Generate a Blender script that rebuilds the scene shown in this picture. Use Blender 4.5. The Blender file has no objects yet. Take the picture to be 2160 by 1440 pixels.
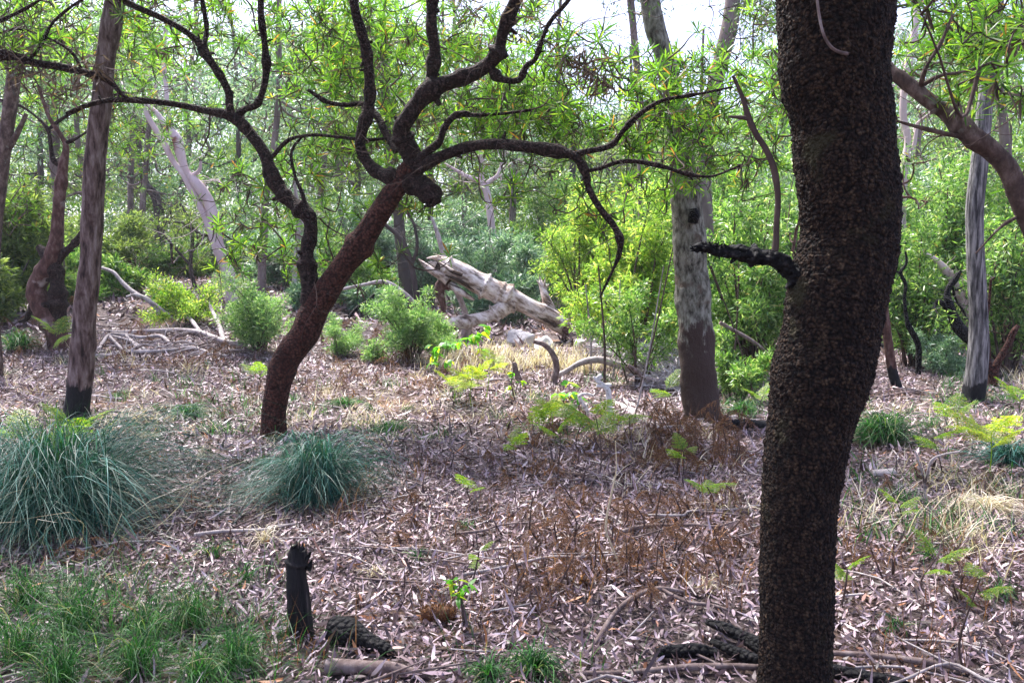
import bpy, math, random
import numpy as np
from mathutils import Vector
S = bpy.context.scene
COL = S.collection
# ------------------------------------------------------------------ camera, sky, sun, exposure
F = 1700.0                       # focal length in photograph pixels (2160 wide)
PITCH = math.atan(140 / F)
CH = 1.5
cam = bpy.data.cameras.new("camera"); camo = bpy.data.objects.new("camera", cam); COL.objects.link(camo)
camo.location = (0, 0, CH); camo.rotation_euler = (math.pi / 2 - PITCH, 0, 0)
cam.sensor_width = 36; cam.lens = 36 * F / 2160; cam.clip_end = 2000; cam.clip_start = 0.05
S.camera = camo
SUN_EL, SUN_AZ = math.radians(58), math.radians(-35)
w = bpy.data.worlds.new("World"); S.world = w; w.use_nodes = True
nt = w.node_tree; nt.nodes.clear()
sky = nt.nodes.new("ShaderNodeTexSky"); sky.sky_type = 'NISHITA'; sky.sun_disc = False
sky.sun_elevation = SUN_EL; sky.sun_rotation = SUN_AZ; sky.dust_density = 4.0; sky.air_density = 1.0
hs = nt.nodes.new("ShaderNodeHueSaturation"); hs.inputs['Saturation'].default_value = 1.3
veil = nt.nodes.new("ShaderNodeMix"); veil.data_type = 'RGBA'; veil.inputs[0].default_value = .55; veil.inputs[7].default_value = (2.42, 2.34, 3.75, 1)   # thin bright cloud
bg = nt.nodes.new("ShaderNodeBackground"); bg.inputs['Strength'].default_value = 0.15
wo = nt.nodes.new("ShaderNodeOutputWorld")
nt.links.new(sky.outputs[0], hs.inputs['Color']); nt.links.new(hs.outputs[0], veil.inputs[6]); nt.links.new(veil.outputs[2], bg.inputs[0]); nt.links.new(bg.outputs[0], wo.inputs[0])
sl = bpy.data.lights.new("sun", 'SUN'); sl.energy = 4.6; sl.angle = math.radians(10); sl.color = (1, .965, .95)
so = bpy.data.objects.new("sun", sl); COL.objects.link(so)
sdir = Vector((math.sin(SUN_AZ) * math.cos(SUN_EL), math.cos(SUN_AZ) * math.cos(SUN_EL), math.sin(SUN_EL)))
so.rotation_euler = (-sdir).to_track_quat('-Z', 'Y').to_euler()
S.view_settings.view_transform = 'Standard'; S.view_settings.look = 'None'
S.view_settings.exposure = 1.8; S.view_settings.gamma = 1
S.render.engine = 'CYCLES'
cy = S.cycles
cy.use_denoising = True
cy.max_bounces = 6; cy.diffuse_bounces = 4; cy.glossy_bounces = 2; cy.transmission_bounces = 4; cy.transparent_max_bounces = 4
cy.volume_bounces = 0
cy.sample_clamp_indirect = 6

# ------------------------------------------------------------------ helpers
def R(seed): return np.random.default_rng(seed)
cp, sp = math.cos(PITCH), math.sin(PITCH)
def ray(px, py):
    r = (px - 1080) / F; u = (720 - py) / F
    return np.array([r, cp + u * sp, -sp + u * cp])
def at(px, py, Y):
    d = ray(px, py); return np.array([0, 0, CH]) + d * (Y / d[1])
def ss(a, b, x):
    t = np.clip((x - a) / (b - a), 0, 1); return t * t * (3 - 2 * t)
def gh(x, y):
    x = np.asarray(x, float); y = np.asarray(y, float)
    h = 0.32 * ss(9, 17, y) * (1 - 0.6 * ss(2, 7, x)) + 0.95 * ss(0.5, -9, x) * ss(8.5, 21, y) + 0.02 * np.clip(y - 20, 0, 200)
    h = h + 0.05 * np.sin(x * 1.3 + 0.7 * y) * np.sin(y * 0.9 - x * .5 + 1) * ss(2, 5, y)
    h = h + 0.012 * np.sin(x * 4.1 + 1.3 * y) * np.sin(y * 3.7 - x * 1.5 + 2)
    return h
def gp(px, py):
    d = ray(px, py); t = 1.0
    for i in range(4000):
        p = np.array([0, 0, CH]) + d * t
        if p[2] <= gh(p[0], p[1]): return p
        t += 0.01 + t * 0.001
    return p
def sc(Y): return Y / F          # metres per photo pixel at depth Y
def nrm(a): return a / np.maximum(np.linalg.norm(a, axis=-1, keepdims=True), 1e-9)

class MB:
    def __init__(s): s.V = []; s.F = []; s.M = []; s.n = 0
    def add(s, V, Fc, m=0):
        V = np.asarray(V, float).reshape(-1, 3); Fc = np.asarray(Fc, int)
        s.V.append(V); s.F.append(Fc + s.n); s.M.append(np.full(len(Fc), m)); s.n += len(V)
    def build(s, name, mats, parent=None, smooth=True, loc=None):
        V = np.concatenate(s.V)
        if loc is not None: V = V - np.asarray(loc)
        me = bpy.data.meshes.new(name)
        me.vertices.add(len(V)); me.vertices.foreach_set("co", V.ravel().astype('f'))
        tot = np.concatenate([np.full(len(f), f.shape[1]) for f in s.F]); idx = np.concatenate([f.ravel() for f in s.F])
        me.loops.add(len(idx)); me.loops.foreach_set("vertex_index", idx.astype('i'))
        st = np.concatenate([[0], np.cumsum(tot)[:-1]])
        me.polygons.add(len(tot)); me.polygons.foreach_set("loop_start", st.astype('i')); me.polygons.foreach_set("loop_total", tot.astype('i'))
        me.polygons.foreach_set("material_index", np.concatenate(s.M).astype('i'))
        me.polygons.foreach_set("use_smooth", np.full(len(tot), smooth))
        me.update(calc_edges=True)
        if not isinstance(mats, (list, tuple)): mats = [mats]
        for m in mats: me.materials.append(m)
        o = bpy.data.objects.new(name, me); COL.objects.link(o)
        if parent is not None: o.parent = parent
        if loc is not None and parent is None: o.location = loc
        return o
def tag(o, label=None, cat=None, group=None, kind=None):
    if label: o['label'] = label
    if cat: o['category'] = cat
    if group: o['group'] = group
    if kind: o['kind'] = kind
    return o
def empty(name, loc, label, cat, group=None):
    o = bpy.data.objects.new(name, None); COL.objects.link(o); o.location = tuple(loc); o.empty_display_size = .1
    return tag(o, label, cat, group)

def spline(P, n_per=8):
    P = np.asarray(P, float)
    if len(P) < 3:
        t = np.linspace(0, 1, n_per + 1)[:, None]; return P[0] * (1 - t) + P[-1] * t
    Q = np.vstack([2 * P[0] - P[1], P, 2 * P[-1] - P[-2]]); out = []
    for i in range(1, len(Q) - 2):
        t = np.linspace(0, 1, n_per, endpoint=False)[:, None]
        a, b, c, d = Q[i - 1], Q[i], Q[i + 1], Q[i + 2]
        out.append(.5 * ((2 * b) + (c - a) * t + (2 * a - 5 * b + 4 * c - d) * t ** 2 + (3 * b - a - 3 * c + d) * t ** 3))
    out.append(P[-1:]); return np.vstack(out)
def sn(P, k, seed, octs=3):
    """smooth pseudo noise from sums of sines, about -1..1"""
    rg = R(seed); P = np.asarray(P); r = 0; a = 1; tot = 0
    for o in range(octs):
        for j in range(3):
            K = nrm(rg.normal(size=3)) * k * (1.9 ** o) * rg.uniform(.7, 1.3)
            r = r + a * np.sin(P @ K + rg.uniform(0, 6.28)); tot += a * .6
        a *= .55
    return r / tot
def tube(mb, P, r, seg=10, n_per=6, rough=0.08, k=9, seed=1, m=0, jag=0, capend=True, oval=0, knots=0):
    P = np.asarray(P, float); r = np.asarray(r, float)
    C = spline(np.column_stack([P, r]), n_per); P, r = C[:, :3], np.maximum(C[:, 3], .0008)
    n = len(P); T = nrm(np.gradient(P, axis=0))
    if knots:                                   # swellings where old side shoots were
        rk = R(seed + 77)
        for c0 in rk.uniform(.05, .98, knots) * n: r = r * (1 + rk.uniform(.08, .3) * np.exp(-((np.arange(n) - c0) / rk.uniform(1, 2.6)) ** 2))
    ref = np.array([0, 0, 1.]) if abs(T[0][2]) < .9 else np.array([1., 0, 0])
    U = np.zeros((n, 3)); u = np.cross(T[0], ref); u /= np.linalg.norm(u); U[0] = u
    for i in range(1, n):
        u = u - T[i] * np.dot(u, T[i]); u /= np.linalg.norm(u); U[i] = u
    W = np.cross(T, U)
    a = np.linspace(0, 2 * math.pi, seg, endpoint=False)
    ring = U[:, None] * np.cos(a)[None, :, None] + W[:, None] * np.sin(a)[None, :, None] * (1 - oval)
    V = P[:, None] + ring * r[:, None, None]
    if rough:
        d = sn(V.reshape(-1, 3), k, seed).reshape(n, seg)
        V = V + ring * (r[:, None] * rough * d)[..., None]
    if jag:
        rg = R(seed + 5); j = rg.uniform(-1, 1, seg) * jag
        V[-1] += T[-1] * j[:, None]; V[-2] += T[-1] * j[:, None] * .4
    i = np.arange(n - 1)[:, None]; j = np.arange(seg)[None]; j2 = (j + 1) % seg
    q = np.stack([i * seg + j, i * seg + j2, (i + 1) * seg + j2, (i + 1) * seg + j], -1).reshape(-1, 4)
    mb.add(V.reshape(-1, 3), q, m)
    if capend:
        for e, rr in ((0, V[0]), (n - 1, V[-1])):
            c = rr.mean(0)[None] - (T[-1] * jag * .8 if e and jag else 0); tri = np.array([[seg, b, (b + 1) % seg] if e else [seg, (b + 1) % seg, b] for b in range(seg)])
            mb.add(np.vstack([rr, c]), tri, m)
    return P, r
def pxs(pts, Y):
    """pixel polyline (x, y, width[, depth offset]) -> 3D points and radii at depth Y"""
    P = []; r = []
    for p in pts:
        d = Y + (p[3] if len(p) > 3 else 0); P.append(at(p[0], p[1], d)); r.append(p[2] / 2 * sc(d))
    return np.array(P), np.array(r)
def blades(mb, P, D, N, L, W, bend=0.3, prof=((0, .35), (.35, 1), (.72, .8), (1, .06)), m=0, fold=0):
    """leaves or blades: base P, direction D, face normal N, length L, width W; bend droops along -N"""
    P = np.asarray(P, float); n = len(P); D = nrm(D); N = nrm(N - D * np.sum(N * D, 1, keepdims=True)); Sd = np.cross(D, N)
    L = np.broadcast_to(L, n)[:, None]; W = np.broadcast_to(W, n)[:, None]; bend = np.broadcast_to(bend, n)[:, None]
    V = []
    for t, wd in prof:
        c = P + D * L * (t - .25 * np.abs(bend) * t * t) - N * L * bend * t * t
        V += [c - Sd * W * wd * .5 + N * W * fold * wd, c + Sd * W * wd * .5 + N * W * fold * wd]
    k = len(prof); V = np.stack(V, 1)                                  # n, 2k, 3
    b = (np.arange(n) * 2 * k)[:, None]
    q = np.concatenate([np.stack([b[:, 0] + 2 * i, b[:, 0] + 2 * i + 1, b[:, 0] + 2 * i + 3, b[:, 0] + 2 * i + 2], 1) for i in range(k - 1)])
    mb.add(V.reshape(-1, 3), q, m)
def rhombs(mb, P, D, N, L, W, m=0):
    P = np.asarray(P); n = len(P); D = nrm(D); N = nrm(N - D * np.sum(N * D, 1, keepdims=True)); Sd = np.cross(D, N)
    L = np.broadcast_to(L, n)[:, None]; W = np.broadcast_to(W, n)[:, None]
    V = np.stack([P, P + D * L * .5 + Sd * W * .5, P + D * L - N * L * .15, P + D * L * .5 - Sd * W * .5], 1)
    mb.add(V.reshape(-1, 3), np.arange(n * 4).reshape(-1, 4), m)
def rdir(rg, n): return nrm(rg.normal(size=(n, 3)))

# ------------------------------------------------------------------ materials
def node_mat(name):
    m = bpy.data.materials.new(name); m.use_nodes = True; t = m.node_tree; t.nodes.clear(); return m, t
def ramp(t, fac, stops, interp='LINEAR'):
    n = t.nodes.new("ShaderNodeValToRGB"); cr = n.color_ramp; cr.interpolation = interp
    while len(cr.elements) < len(stops): cr.elements.new(.5)
    for e, (p, c) in zip(cr.elements, stops): e.position = p; e.color = (*c, 1)
    t.links.new(fac, n.inputs[0]); return n.outputs[0]
def leafmat(name, stops, trans=.45, rough=.5, tmul=1.6, spec=.4):
    m, t = node_mat(name)
    g = t.nodes.new("ShaderNodeNewGeometry")
    c = ramp(t, g.outputs['Random Per Island'], stops)
    p = t.nodes.new("ShaderNodeBsdfPrincipled"); p.inputs['Roughness'].default_value = rough; p.inputs['Specular IOR Level'].default_value = spec
    t.links.new(c, p.inputs['Base Color'])
    o = t.nodes.new("ShaderNodeOutputMaterial")
    if trans > 0:
        mu = t.nodes.new("ShaderNodeMix"); mu.data_type = 'RGBA'; mu.blend_type = 'MULTIPLY'; mu.inputs[0].default_value = 1
        t.links.new(c, mu.inputs[6]); mu.inputs[7].default_value = (tmul, tmul * 1.05, tmul * .6, 1)
        tr = t.nodes.new("ShaderNodeBsdfTranslucent"); t.links.new(mu.outputs[2], tr.inputs[0])
        mx = t.nodes.new("ShaderNodeMixShader"); mx.inputs[0].default_value = trans
        t.links.new(p.outputs[0], mx.inputs[1]); t.links.new(tr.outputs[0], mx.inputs[2]); t.links.new(mx.outputs[0], o.inputs[0])
    else: t.links.new(p.outputs[0], o.inputs[0])
    return m
def barkmat(name, stops, scale=8, stretch=.25, bump=.5, dist=.03, char=None, patch=None, vor=0, rough=.9, rot=0, charcol=(.012, .012, .014)):
    """stops: colour ramp over stretched noise; char=(z, width) blackens the trunk below a height; patch=(colour, amount, scale) lichen or bare wood"""
    m, t = node_mat(name)
    tc = t.nodes.new("ShaderNodeNewGeometry"); mp = t.nodes.new("ShaderNodeMapping"); mp.inputs['Scale'].default_value = (1, 1, stretch)
    if rot:                                     # the grain runs along a leaning trunk
        m0 = t.nodes.new("ShaderNodeMapping"); m0.inputs['Rotation'].default_value = (0, rot, 0); t.links.new(tc.outputs['Position'], m0.inputs[0]); t.links.new(m0.outputs[0], mp.inputs[0])
    else: t.links.new(tc.outputs['Position'], mp.inputs[0])
    n = t.nodes.new("ShaderNodeTexNoise"); n.inputs['Scale'].default_value = scale; n.inputs['Detail'].default_value = 8; n.inputs['Roughness'].default_value = .65
    t.links.new(mp.outputs[0], n.inputs[0]); c = ramp(t, n.outputs[0], stops); h = n.outputs[0]
    def mixc(a, b, f):
        x = t.nodes.new("ShaderNodeMix"); x.data_type = 'RGBA'; t.links.new(f, x.inputs[0]); t.links.new(a, x.inputs[6])
        if isinstance(b, tuple): x.inputs[7].default_value = (*b, 1)
        else: t.links.new(b, x.inputs[7])
        return x.outputs[2]
    if vor:
        v = t.nodes.new("ShaderNodeTexVoronoi"); v.inputs['Scale'].default_value = vor; t.links.new(tc.outputs['Position'], v.inputs[0])
        f = ramp(t, v.outputs['Distance'], [(.1, (0, 0, 0)), (.75, (1, 1, 1))]); c = mixc(c, tuple(x * .35 for x in stops[0][1]), f)
        ad = t.nodes.new("ShaderNodeMath"); ad.operation = 'SUBTRACT'; t.links.new(h, ad.inputs[0]); t.links.new(v.outputs['Distance'], ad.inputs[1]); h = ad.outputs[0]
    if patch:
        n2 = t.nodes.new("ShaderNodeTexNoise"); n2.inputs['Scale'].default_value = patch[2]; n2.inputs['Detail'].default_value = 6; t.links.new(mp.outputs[0] if rot else tc.outputs['Position'], n2.inputs[0])
        f = ramp(t, n2.outputs[0], [(patch[1], (0, 0, 0)), (patch[1] + .08, (1, 1, 1))]); c = mixc(c, patch[0], f)
    if char:
        sx = t.nodes.new("ShaderNodeSeparateXYZ"); t.links.new(tc.outputs['Position'], sx.inputs[0])
        n3 = t.nodes.new("ShaderNodeTexNoise"); n3.inputs['Scale'].default_value = 7; n3.inputs['Detail'].default_value = 9; n3.inputs['Roughness'].default_value = .7; t.links.new(mp.outputs[0], n3.inputs[0])
        ma = t.nodes.new("ShaderNodeMath"); ma.operation = 'MULTIPLY_ADD'; t.links.new(n3.outputs[0], ma.inputs[0]); ma.inputs[1].default_value = -char[1] * 3; t.links.new(sx.outputs[2], ma.inputs[2])
        mr = t.nodes.new("ShaderNodeMapRange"); mr.inputs[1].default_value = char[0] - char[1] * 2; mr.inputs[2].default_value = char[0] - char[1] * 1.8; t.links.new(ma.outputs[0], mr.inputs[0])
        x = t.nodes.new("ShaderNodeMix"); x.data_type = 'RGBA'; t.links.new(mr.outputs[0], x.inputs[0]); x.inputs[6].default_value = (*charcol, 1); t.links.new(c, x.inputs[7]); c = x.outputs[2]
    p = t.nodes.new("ShaderNodeBsdfPrincipled"); p.inputs['Roughness'].default_value = rough; p.inputs['Specular IOR Level'].default_value = .25
    b = t.nodes.new("ShaderNodeBump"); b.inputs['Strength'].default_value = bump; b.inputs['Distance'].default_value = dist
    t.links.new(h, b.inputs['Height']); t.links.new(b.outputs[0], p.inputs['Normal']); t.links.new(c, p.inputs['Base Color'])
    o = t.nodes.new("ShaderNodeOutputMaterial"); t.links.new(p.outputs[0], o.inputs[0]); return m

M = {}
M['fg_bark'] = barkmat('dark_knobbly_bark', [(.3, (.009, .005, .004)), (.48, (.034, .019, .012)), (.6, (.085, .05, .028)), (.74, (.2, .14, .085))], 45, .6, .8, .02, vor=90, patch=((.035, .03, .014), .6, 5))
M['banksia'] = barkmat('banksia_bark', [(.3, (.016, .009, .007)), (.5, (.045, .024, .02)), (.68, (.12, .075, .065))], 22, 1, .9, .015, vor=55, patch=((.12, .11, .08), .68, 6))
M['banksia_red'] = barkmat('banksia_trunk_bark', [(.3, (.035, .011, .008)), (.5, (.095, .033, .022)), (.7, (.17, .075, .055))], 14, .5, .8, .02, vor=45, char=(.08, .06), patch=((.14, .12, .09), .7, 5))
M['left_bark'] = barkmat('grey_brown_flaky_bark', [(.36, (.02, .012, .012)), (.46, (.09, .058, .052)), (.56, (.17, .125, .115)), (.68, (.28, .23, .22))], 20, .22, 1, .04, char=(.47, .22), patch=((.06, .03, .025), .6, 7))
M['banksia_far'] = barkmat('weathered_banksia_bark', [(.3, (.025, .011, .009)), (.5, (.08, .038, .03)), (.7, (.18, .12, .105))], 14, .5, .8, .03, char=(.35, .1), patch=((.3, .26, .24), .62, 3))
M['pale_gum'] = barkmat('smooth_pale_gum_bark', [(.3, (.38, .28, .27)), (.55, (.56, .45, .45)), (.8, (.72, .65, .65))], 3, .3, .15, .02, patch=((.22, .10, .08), .64, 2.2), rough=.7)
M['paperbark'] = barkmat('grey_green_bark', [(.35, (.03, .026, .02)), (.45, (.12, .115, .09)), (.55, (.22, .215, .175)), (.7, (.34, .335, .285))], 22, .45, 1, .03, patch=((.10, .075, .055), .57, 6), char=(1.15, .5), charcol=(.055, .036, .03))
M['paperbark_low'] = barkmat('rough_brown_bark', [(.3, (.022, .014, .011)), (.5, (.085, .056, .046)), (.68, (.2, .15, .125))], 16, .6, 1, .03, patch=((.2, .21, .17), .64, 7))
M['ironbark'] = barkmat('furrowed_grey_bark', [(.38, (.02, .02, .022)), (.5, (.12, .115, .115)), (.62, (.3, .29, .28))], 34, .1, 1, .04, char=(.3, .12))
M['far_bark'] = barkmat('distant_trunk_bark', [(.3, (.06, .045, .04)), (.55, (.16, .125, .115)), (.8, (.3, .25, .235))], 5, .3, .4, .04)
M['far_dark'] = barkmat('distant_dark_bark', [(.3, (.03, .025, .025)), (.55, (.07, .055, .05)), (.8, (.13, .1, .1))], 5, .3, .4, .04)
M['log'] = barkmat('weathered_log_wood', [(.3, (.05, .035, .028)), (.41, (.2, .145, .11)), (.5, (.48, .40, .34)), (.64, (.76, .70, .66))], 9, .4, 1, .05, patch=((.06, .042, .033), .6, 5), rot=math.radians(61))
M['logdark'] = barkmat('decayed_log_heart', [(.3, (.012, .008, .006)), (.6, (.05, .03, .02)), (.8, (.14, .09, .06))], 8, 1, .8, .05)
M['deadwood'] = barkmat('bleached_dead_wood', [(.3, (.16, .13, .12)), (.5, (.32, .28, .27)), (.75, (.55, .5, .49))], 12, .6, .7, .02, patch=((.07, .05, .045), .62, 5))
M['bone'] = barkmat('white_bleached_wood', [(.36, (.2, .16, .15)), (.46, (.55, .51, .49)), (.6, (.78, .75, .73))], 22, 1, .9, .02)
M['stick'] = barkmat('brown_stick_bark', [(.3, (.06, .04, .035)), (.5, (.15, .11, .1)), (.75, (.3, .25, .24))], 18, .8, .7, .01)
M['charcoal'] = barkmat('charred_wood', [(.38, (.004, .004, .005)), (.58, (.016, .014, .015)), (.72, (.08, .065, .06))], 34, .35, 1, .03, rough=.75, vor=48)
M['twig'] = barkmat('twig_bark', [(.3, (.035, .022, .02)), (.6, (.09, .06, .05)), (.8, (.18, .14, .13))], 10, 1, .3, .005)
M['fibre'] = barkmat('stringy_pale_bark', [(.3, (.28, .24, .24)), (.5, (.5, .46, .47)), (.7, (.72, .69, .7))], 16, .3, 1, .04)
M['char_fibre'] = barkmat('charred_fibrous_wood', [(.38, (.004, .004, .005)), (.58, (.018, .015, .016)), (.72, (.09, .075, .068))], 40, .12, 1, .03, rough=.75)
M['rock'] = barkmat('pale_granite', [(.3, (.34, .31, .31)), (.5, (.55, .52, .51)), (.75, (.72, .7, .69))], 5, 1, .7, .04, patch=((.22, .2, .18), .62, 9))
M['leaf'] = leafmat('banksia_leaf', [(0, (.02, .05, .01)), (.35, (.04, .105, .014)), (.7, (.085, .18, .018)), (.94, (.17, .26, .03)), (.975, (.26, .13, .03)), (1, (.12, .06, .03))], .5, .45, 2.3)
M['leaf_dark'] = leafmat('dark_banksia_leaf', [(0, (.02, .045, .015)), (.6, (.04, .10, .018)), (.9, (.07, .15, .02)), (1, (.16, .08, .03))], .35, .4, 1.6)
M['deadleaf'] = leafmat('hanging_dead_leaf', [(0, (.04, .025, .02)), (.6, (.10, .065, .05)), (1, (.22, .16, .13))], .2, .7, 1.1)
M['wattle'] = leafmat('fine_feathery_leaf', [(0, (.06, .15, .05)), (.5, (.14, .27, .09)), (1, (.36, .48, .2))], .42, .5, 1.6)
M['lime'] = leafmat('lime_green_leaf', [(0, (.08, .16, .025)), (.5, (.17, .29, .045)), (.85, (.32, .43, .09)), (1, (.55, .5, .14))], .5, .5, 1.9)
M['broad'] = leafmat('broad_bright_leaf', [(0, (.06, .22, .02)), (.7, (.13, .36, .02)), (1, (.5, .5, .03))], .5, .4, 2)
M['scrub'] = leafmat('mid_green_scrub_leaf', [(0, (.03, .085, .02)), (.4, (.085, .20, .035)), (.8, (.22, .37, .08)), (.96, (.44, .54, .24)), (1, (.3, .2, .05))], .38, .4, 1.7, .6)
M['gum'] = leafmat('blue_green_gum_leaf', [(0, (.05, .11, .06)), (.4, (.11, .23, .13)), (.8, (.23, .37, .23)), (1, (.5, .6, .5))], .3, .4, 1.5, .7)  # palest leaves hold the bright sunlit specks in their colour
M['olive'] = leafmat('olive_canopy_leaf', [(0, (.045, .08, .03)), (.5, (.11, .18, .04)), (1, (.26, .32, .1))], .45, .5, 1.7)
M['tussock'] = leafmat('blue_green_grass_blade', [(0, (.006, .03, .02)), (.5, (.01, .06, .04)), (.85, (.028, .125, .1)), (.96, (.11, .28, .25)), (1, (.3, .25, .16))], .25, .5, 1.4, .25)  # the few light blades have glossy streaks put into their colour
M['grass'] = leafmat('green_grass_blade', [(0, (.006, .032, .01)), (.5, (.014, .078, .014)), (.87, (.045, .17, .03)), (.95, (.14, .2, .07)), (1, (.36, .3, .18))], .35, .5, 1.7, .25)
M['straw'] = leafmat('dry_straw_blade', [(0, (.22, .17, .1)), (.5, (.5, .42, .31)), (1, (.8, .74, .64))], .3, .6, 1.2)
M['fern'] = leafmat('green_bracken', [(0, (.06, .14, .015)), (.6, (.13, .25, .02)), (.9, (.25, .32, .03)), (1, (.35, .2, .03))], .5, .5, 1.9)
M['fernlime'] = leafmat('lime_bracken', [(0, (.12, .2, .02)), (.6, (.24, .33, .03)), (.9, (.4, .4, .05)), (1, (.4, .2, .05))], .5, .5, 1.9)
M['fernbrown'] = leafmat('dead_brown_bracken', [(0, (.045, .022, .016)), (.5, (.10, .048, .03)), (.85, (.19, .085, .04)), (1, (.34, .17, .07))], .35, .7, 1.4)
M['litter'] = leafmat('fallen_leaf', [(0, (.03, .018, .018)), (.35, (.11, .07, .073)), (.55, (.205, .138, .15)), (.8, (.38, .275, .305)), (.95, (.58, .48, .52)), (.98, (.30, .12, .05)), (1, (.4, .18, .07))], .08, .5, 1.1, .45)
# ground: soil and fine broken litter
m, t = node_mat('forest_floor'); M['floor'] = m
g = t.nodes.new("ShaderNodeNewGeometry")
n1 = t.nodes.new("ShaderNodeTexNoise"); n1.inputs['Scale'].default_value = 34; n1.inputs['Detail'].default_value = 9; n1.inputs['Roughness'].default_value = .8; t.links.new(g.outputs['Position'], n1.inputs[0])
n2 = t.nodes.new("ShaderNodeTexNoise"); n2.inputs['Scale'].default_value = 1.1; n2.inputs['Detail'].default_value = 5; t.links.new(g.outputs['Position'], n2.inputs[0])
c1 = ramp(t, n1.outputs[0], [(.32, (.02, .013, .011)), (.5, (.08, .055, .05)), (.62, (.2, .155, .15)), (.75, (.38, .32, .32))])
c2 = ramp(t, n1.outputs[0], [(.3, (.06, .035, .02)), (.55, (.2, .11, .06)), (.75, (.34, .25, .14))])
mx = t.nodes.new("ShaderNodeMix"); mx.data_type = 'RGBA'; t.links.new(ramp(t, n2.outputs[0], [(.5, (0, 0, 0)), (.66, (1, 1, 1))]), mx.inputs[0]); t.links.new(c1, mx.inputs[6]); t.links.new(c2, mx.inputs[7])
p = t.nodes.new("ShaderNodeBsdfPrincipled"); p.inputs['Roughness'].default_value = .95; t.links.new(mx.outputs[2], p.inputs['Base Color'])
b = t.nodes.new("ShaderNodeBump"); b.inputs['Strength'].default_value = 1; b.inputs['Distance'].default_value = .03; t.links.new(n1.outputs[0], b.inputs['Height']); t.links.new(b.outputs[0], p.inputs['Normal'])
o = t.nodes.new("ShaderNodeOutputMaterial"); t.links.new(p.outputs[0], o.inputs[0])

# ------------------------------------------------------------------ the ground sheet
def make_ground():
    xs = np.concatenate([np.linspace(-160, -20, 20, endpoint=False), np.linspace(-20, 20, 260), np.linspace(20, 160, 21)[1:]])
    ys = np.concatenate([np.linspace(-60, -3, 12, endpoint=False), np.linspace(-3, 28, 230), np.linspace(28, 260, 40)[1:]])
    X, Y = np.meshgrid(xs, ys); Z = gh(X, Y)
    V = np.stack([X, Y, Z], -1).reshape(-1, 3); nx = len(xs)
    i = np.arange(len(ys) - 1)[:, None]; j = np.arange(nx - 1)[None]
    q = np.stack([i * nx + j, i * nx + j + 1, (i + 1) * nx + j + 1, (i + 1) * nx + j], -1).reshape(-1, 4)
    mb = MB(); mb.add(V, q); tag(mb.build('ground', M['floor']), kind='structure')
make_ground()

# ------------------------------------------------------------------ twig network and rosettes of long leaves
def curve_pts(a, b, rg, wob=.18, n=5):
    t = np.linspace(0, 1, n)[:, None]; L = np.linalg.norm(b - a)
    o1 = rg.normal(size=3) * L * wob; o1[2] -= L * .10; o2 = rg.normal(size=3) * L * wob * .5
    return a * (1 - t) + b * t + o1 * np.sin(t * math.pi) + o2 * np.sin(t * math.pi * 2)
def twigs_to(mb, pool, tips, rg, r0=.009, r1=.0035, maxlen=9):
    """thin twigs from the nearest wood to every tip; returns the end directions"""
    pool = [np.asarray(pool)]; A = np.concatenate(pool); tips = np.asarray(tips)
    d = np.array([np.min(np.linalg.norm(A - t_, axis=1)) for t_ in tips]); order = np.argsort(d); dirs = np.zeros_like(tips)
    for i in order:
        dd = np.linalg.norm(A - tips[i], axis=1); k = np.argmin(dd); a = A[k]; L = dd[k]
        c = curve_pts(a, tips[i], rg); rr = np.linspace(r0 * min(1.5, .6 + L), r1, len(c))
        tube(mb, c, rr, seg=5, n_per=2, rough=0, capend=False)
        dirs[i] = c[-1] - c[-2]; A = np.vstack([A, c[1:]])
    return nrm(dirs)
def rosettes(mb, tips, dirs, rg, nl=(13, 22), L=.15, W=.017, m=0, spread=(.35, 1.75)):
    P = []; D = []; N = []; LL = []
    for tp, ax in zip(tips, dirs):
        ax = nrm(ax * .7 + np.array([0, 0, .55]) + rg.normal(size=3) * .35); k = rg.integers(*nl)
        u = nrm(np.cross(ax, rdir(rg, 1)[0])); v = np.cross(ax, u); s = rg.uniform(.75, 1.15)
        ph = rg.uniform(0, 6.28) + np.arange(k) * 2.4; th = np.linspace(spread[0], spread[1], k) + rg.normal(size=k) * .15
        d = ax * np.cos(th)[:, None] + (u * np.cos(ph)[:, None] + v * np.sin(ph)[:, None]) * np.sin(th)[:, None]
        P.append(tp - ax * np.linspace(0, .05, k)[:, None]); D.append(d); N.append(np.tile(ax, (k, 1)) + rg.normal(size=(k, 3)) * .25); LL.append(L * s * rg.uniform(.75, 1.1, k))
    P, D, N, LL = map(np.concatenate, (P, D, N, LL))
    blades(mb, P, D, N, LL, W * LL / L, bend=rg.uniform(-.05, .35, len(P)), prof=((0, .25), (.3, .8), (.75, 1), (1, .25)), m=m, fold=.12)
def region(rg, regs, mul=1.7):
    """regs: (x0, y0, x1, y1, depth0, depth1, n): tips grouped in loose clumps"""
    out = []
    for x0, y0, x1, y1, d0, d1, n in regs:
        n = int(n * mul); nc = max(1, n // 5)
        cx = rg.uniform(x0, x1, nc); cyy = rg.uniform(y0, y1, nc); cd = rg.uniform(d0, d1, nc)
        for i in range(n):
            k = rg.integers(nc); out.append(at(cx[k], cyy[k], cd[k]) + rg.normal(size=3) * np.array([.17, .17, .12]) * cd[k] / 7)
    return np.array(out)
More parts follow.
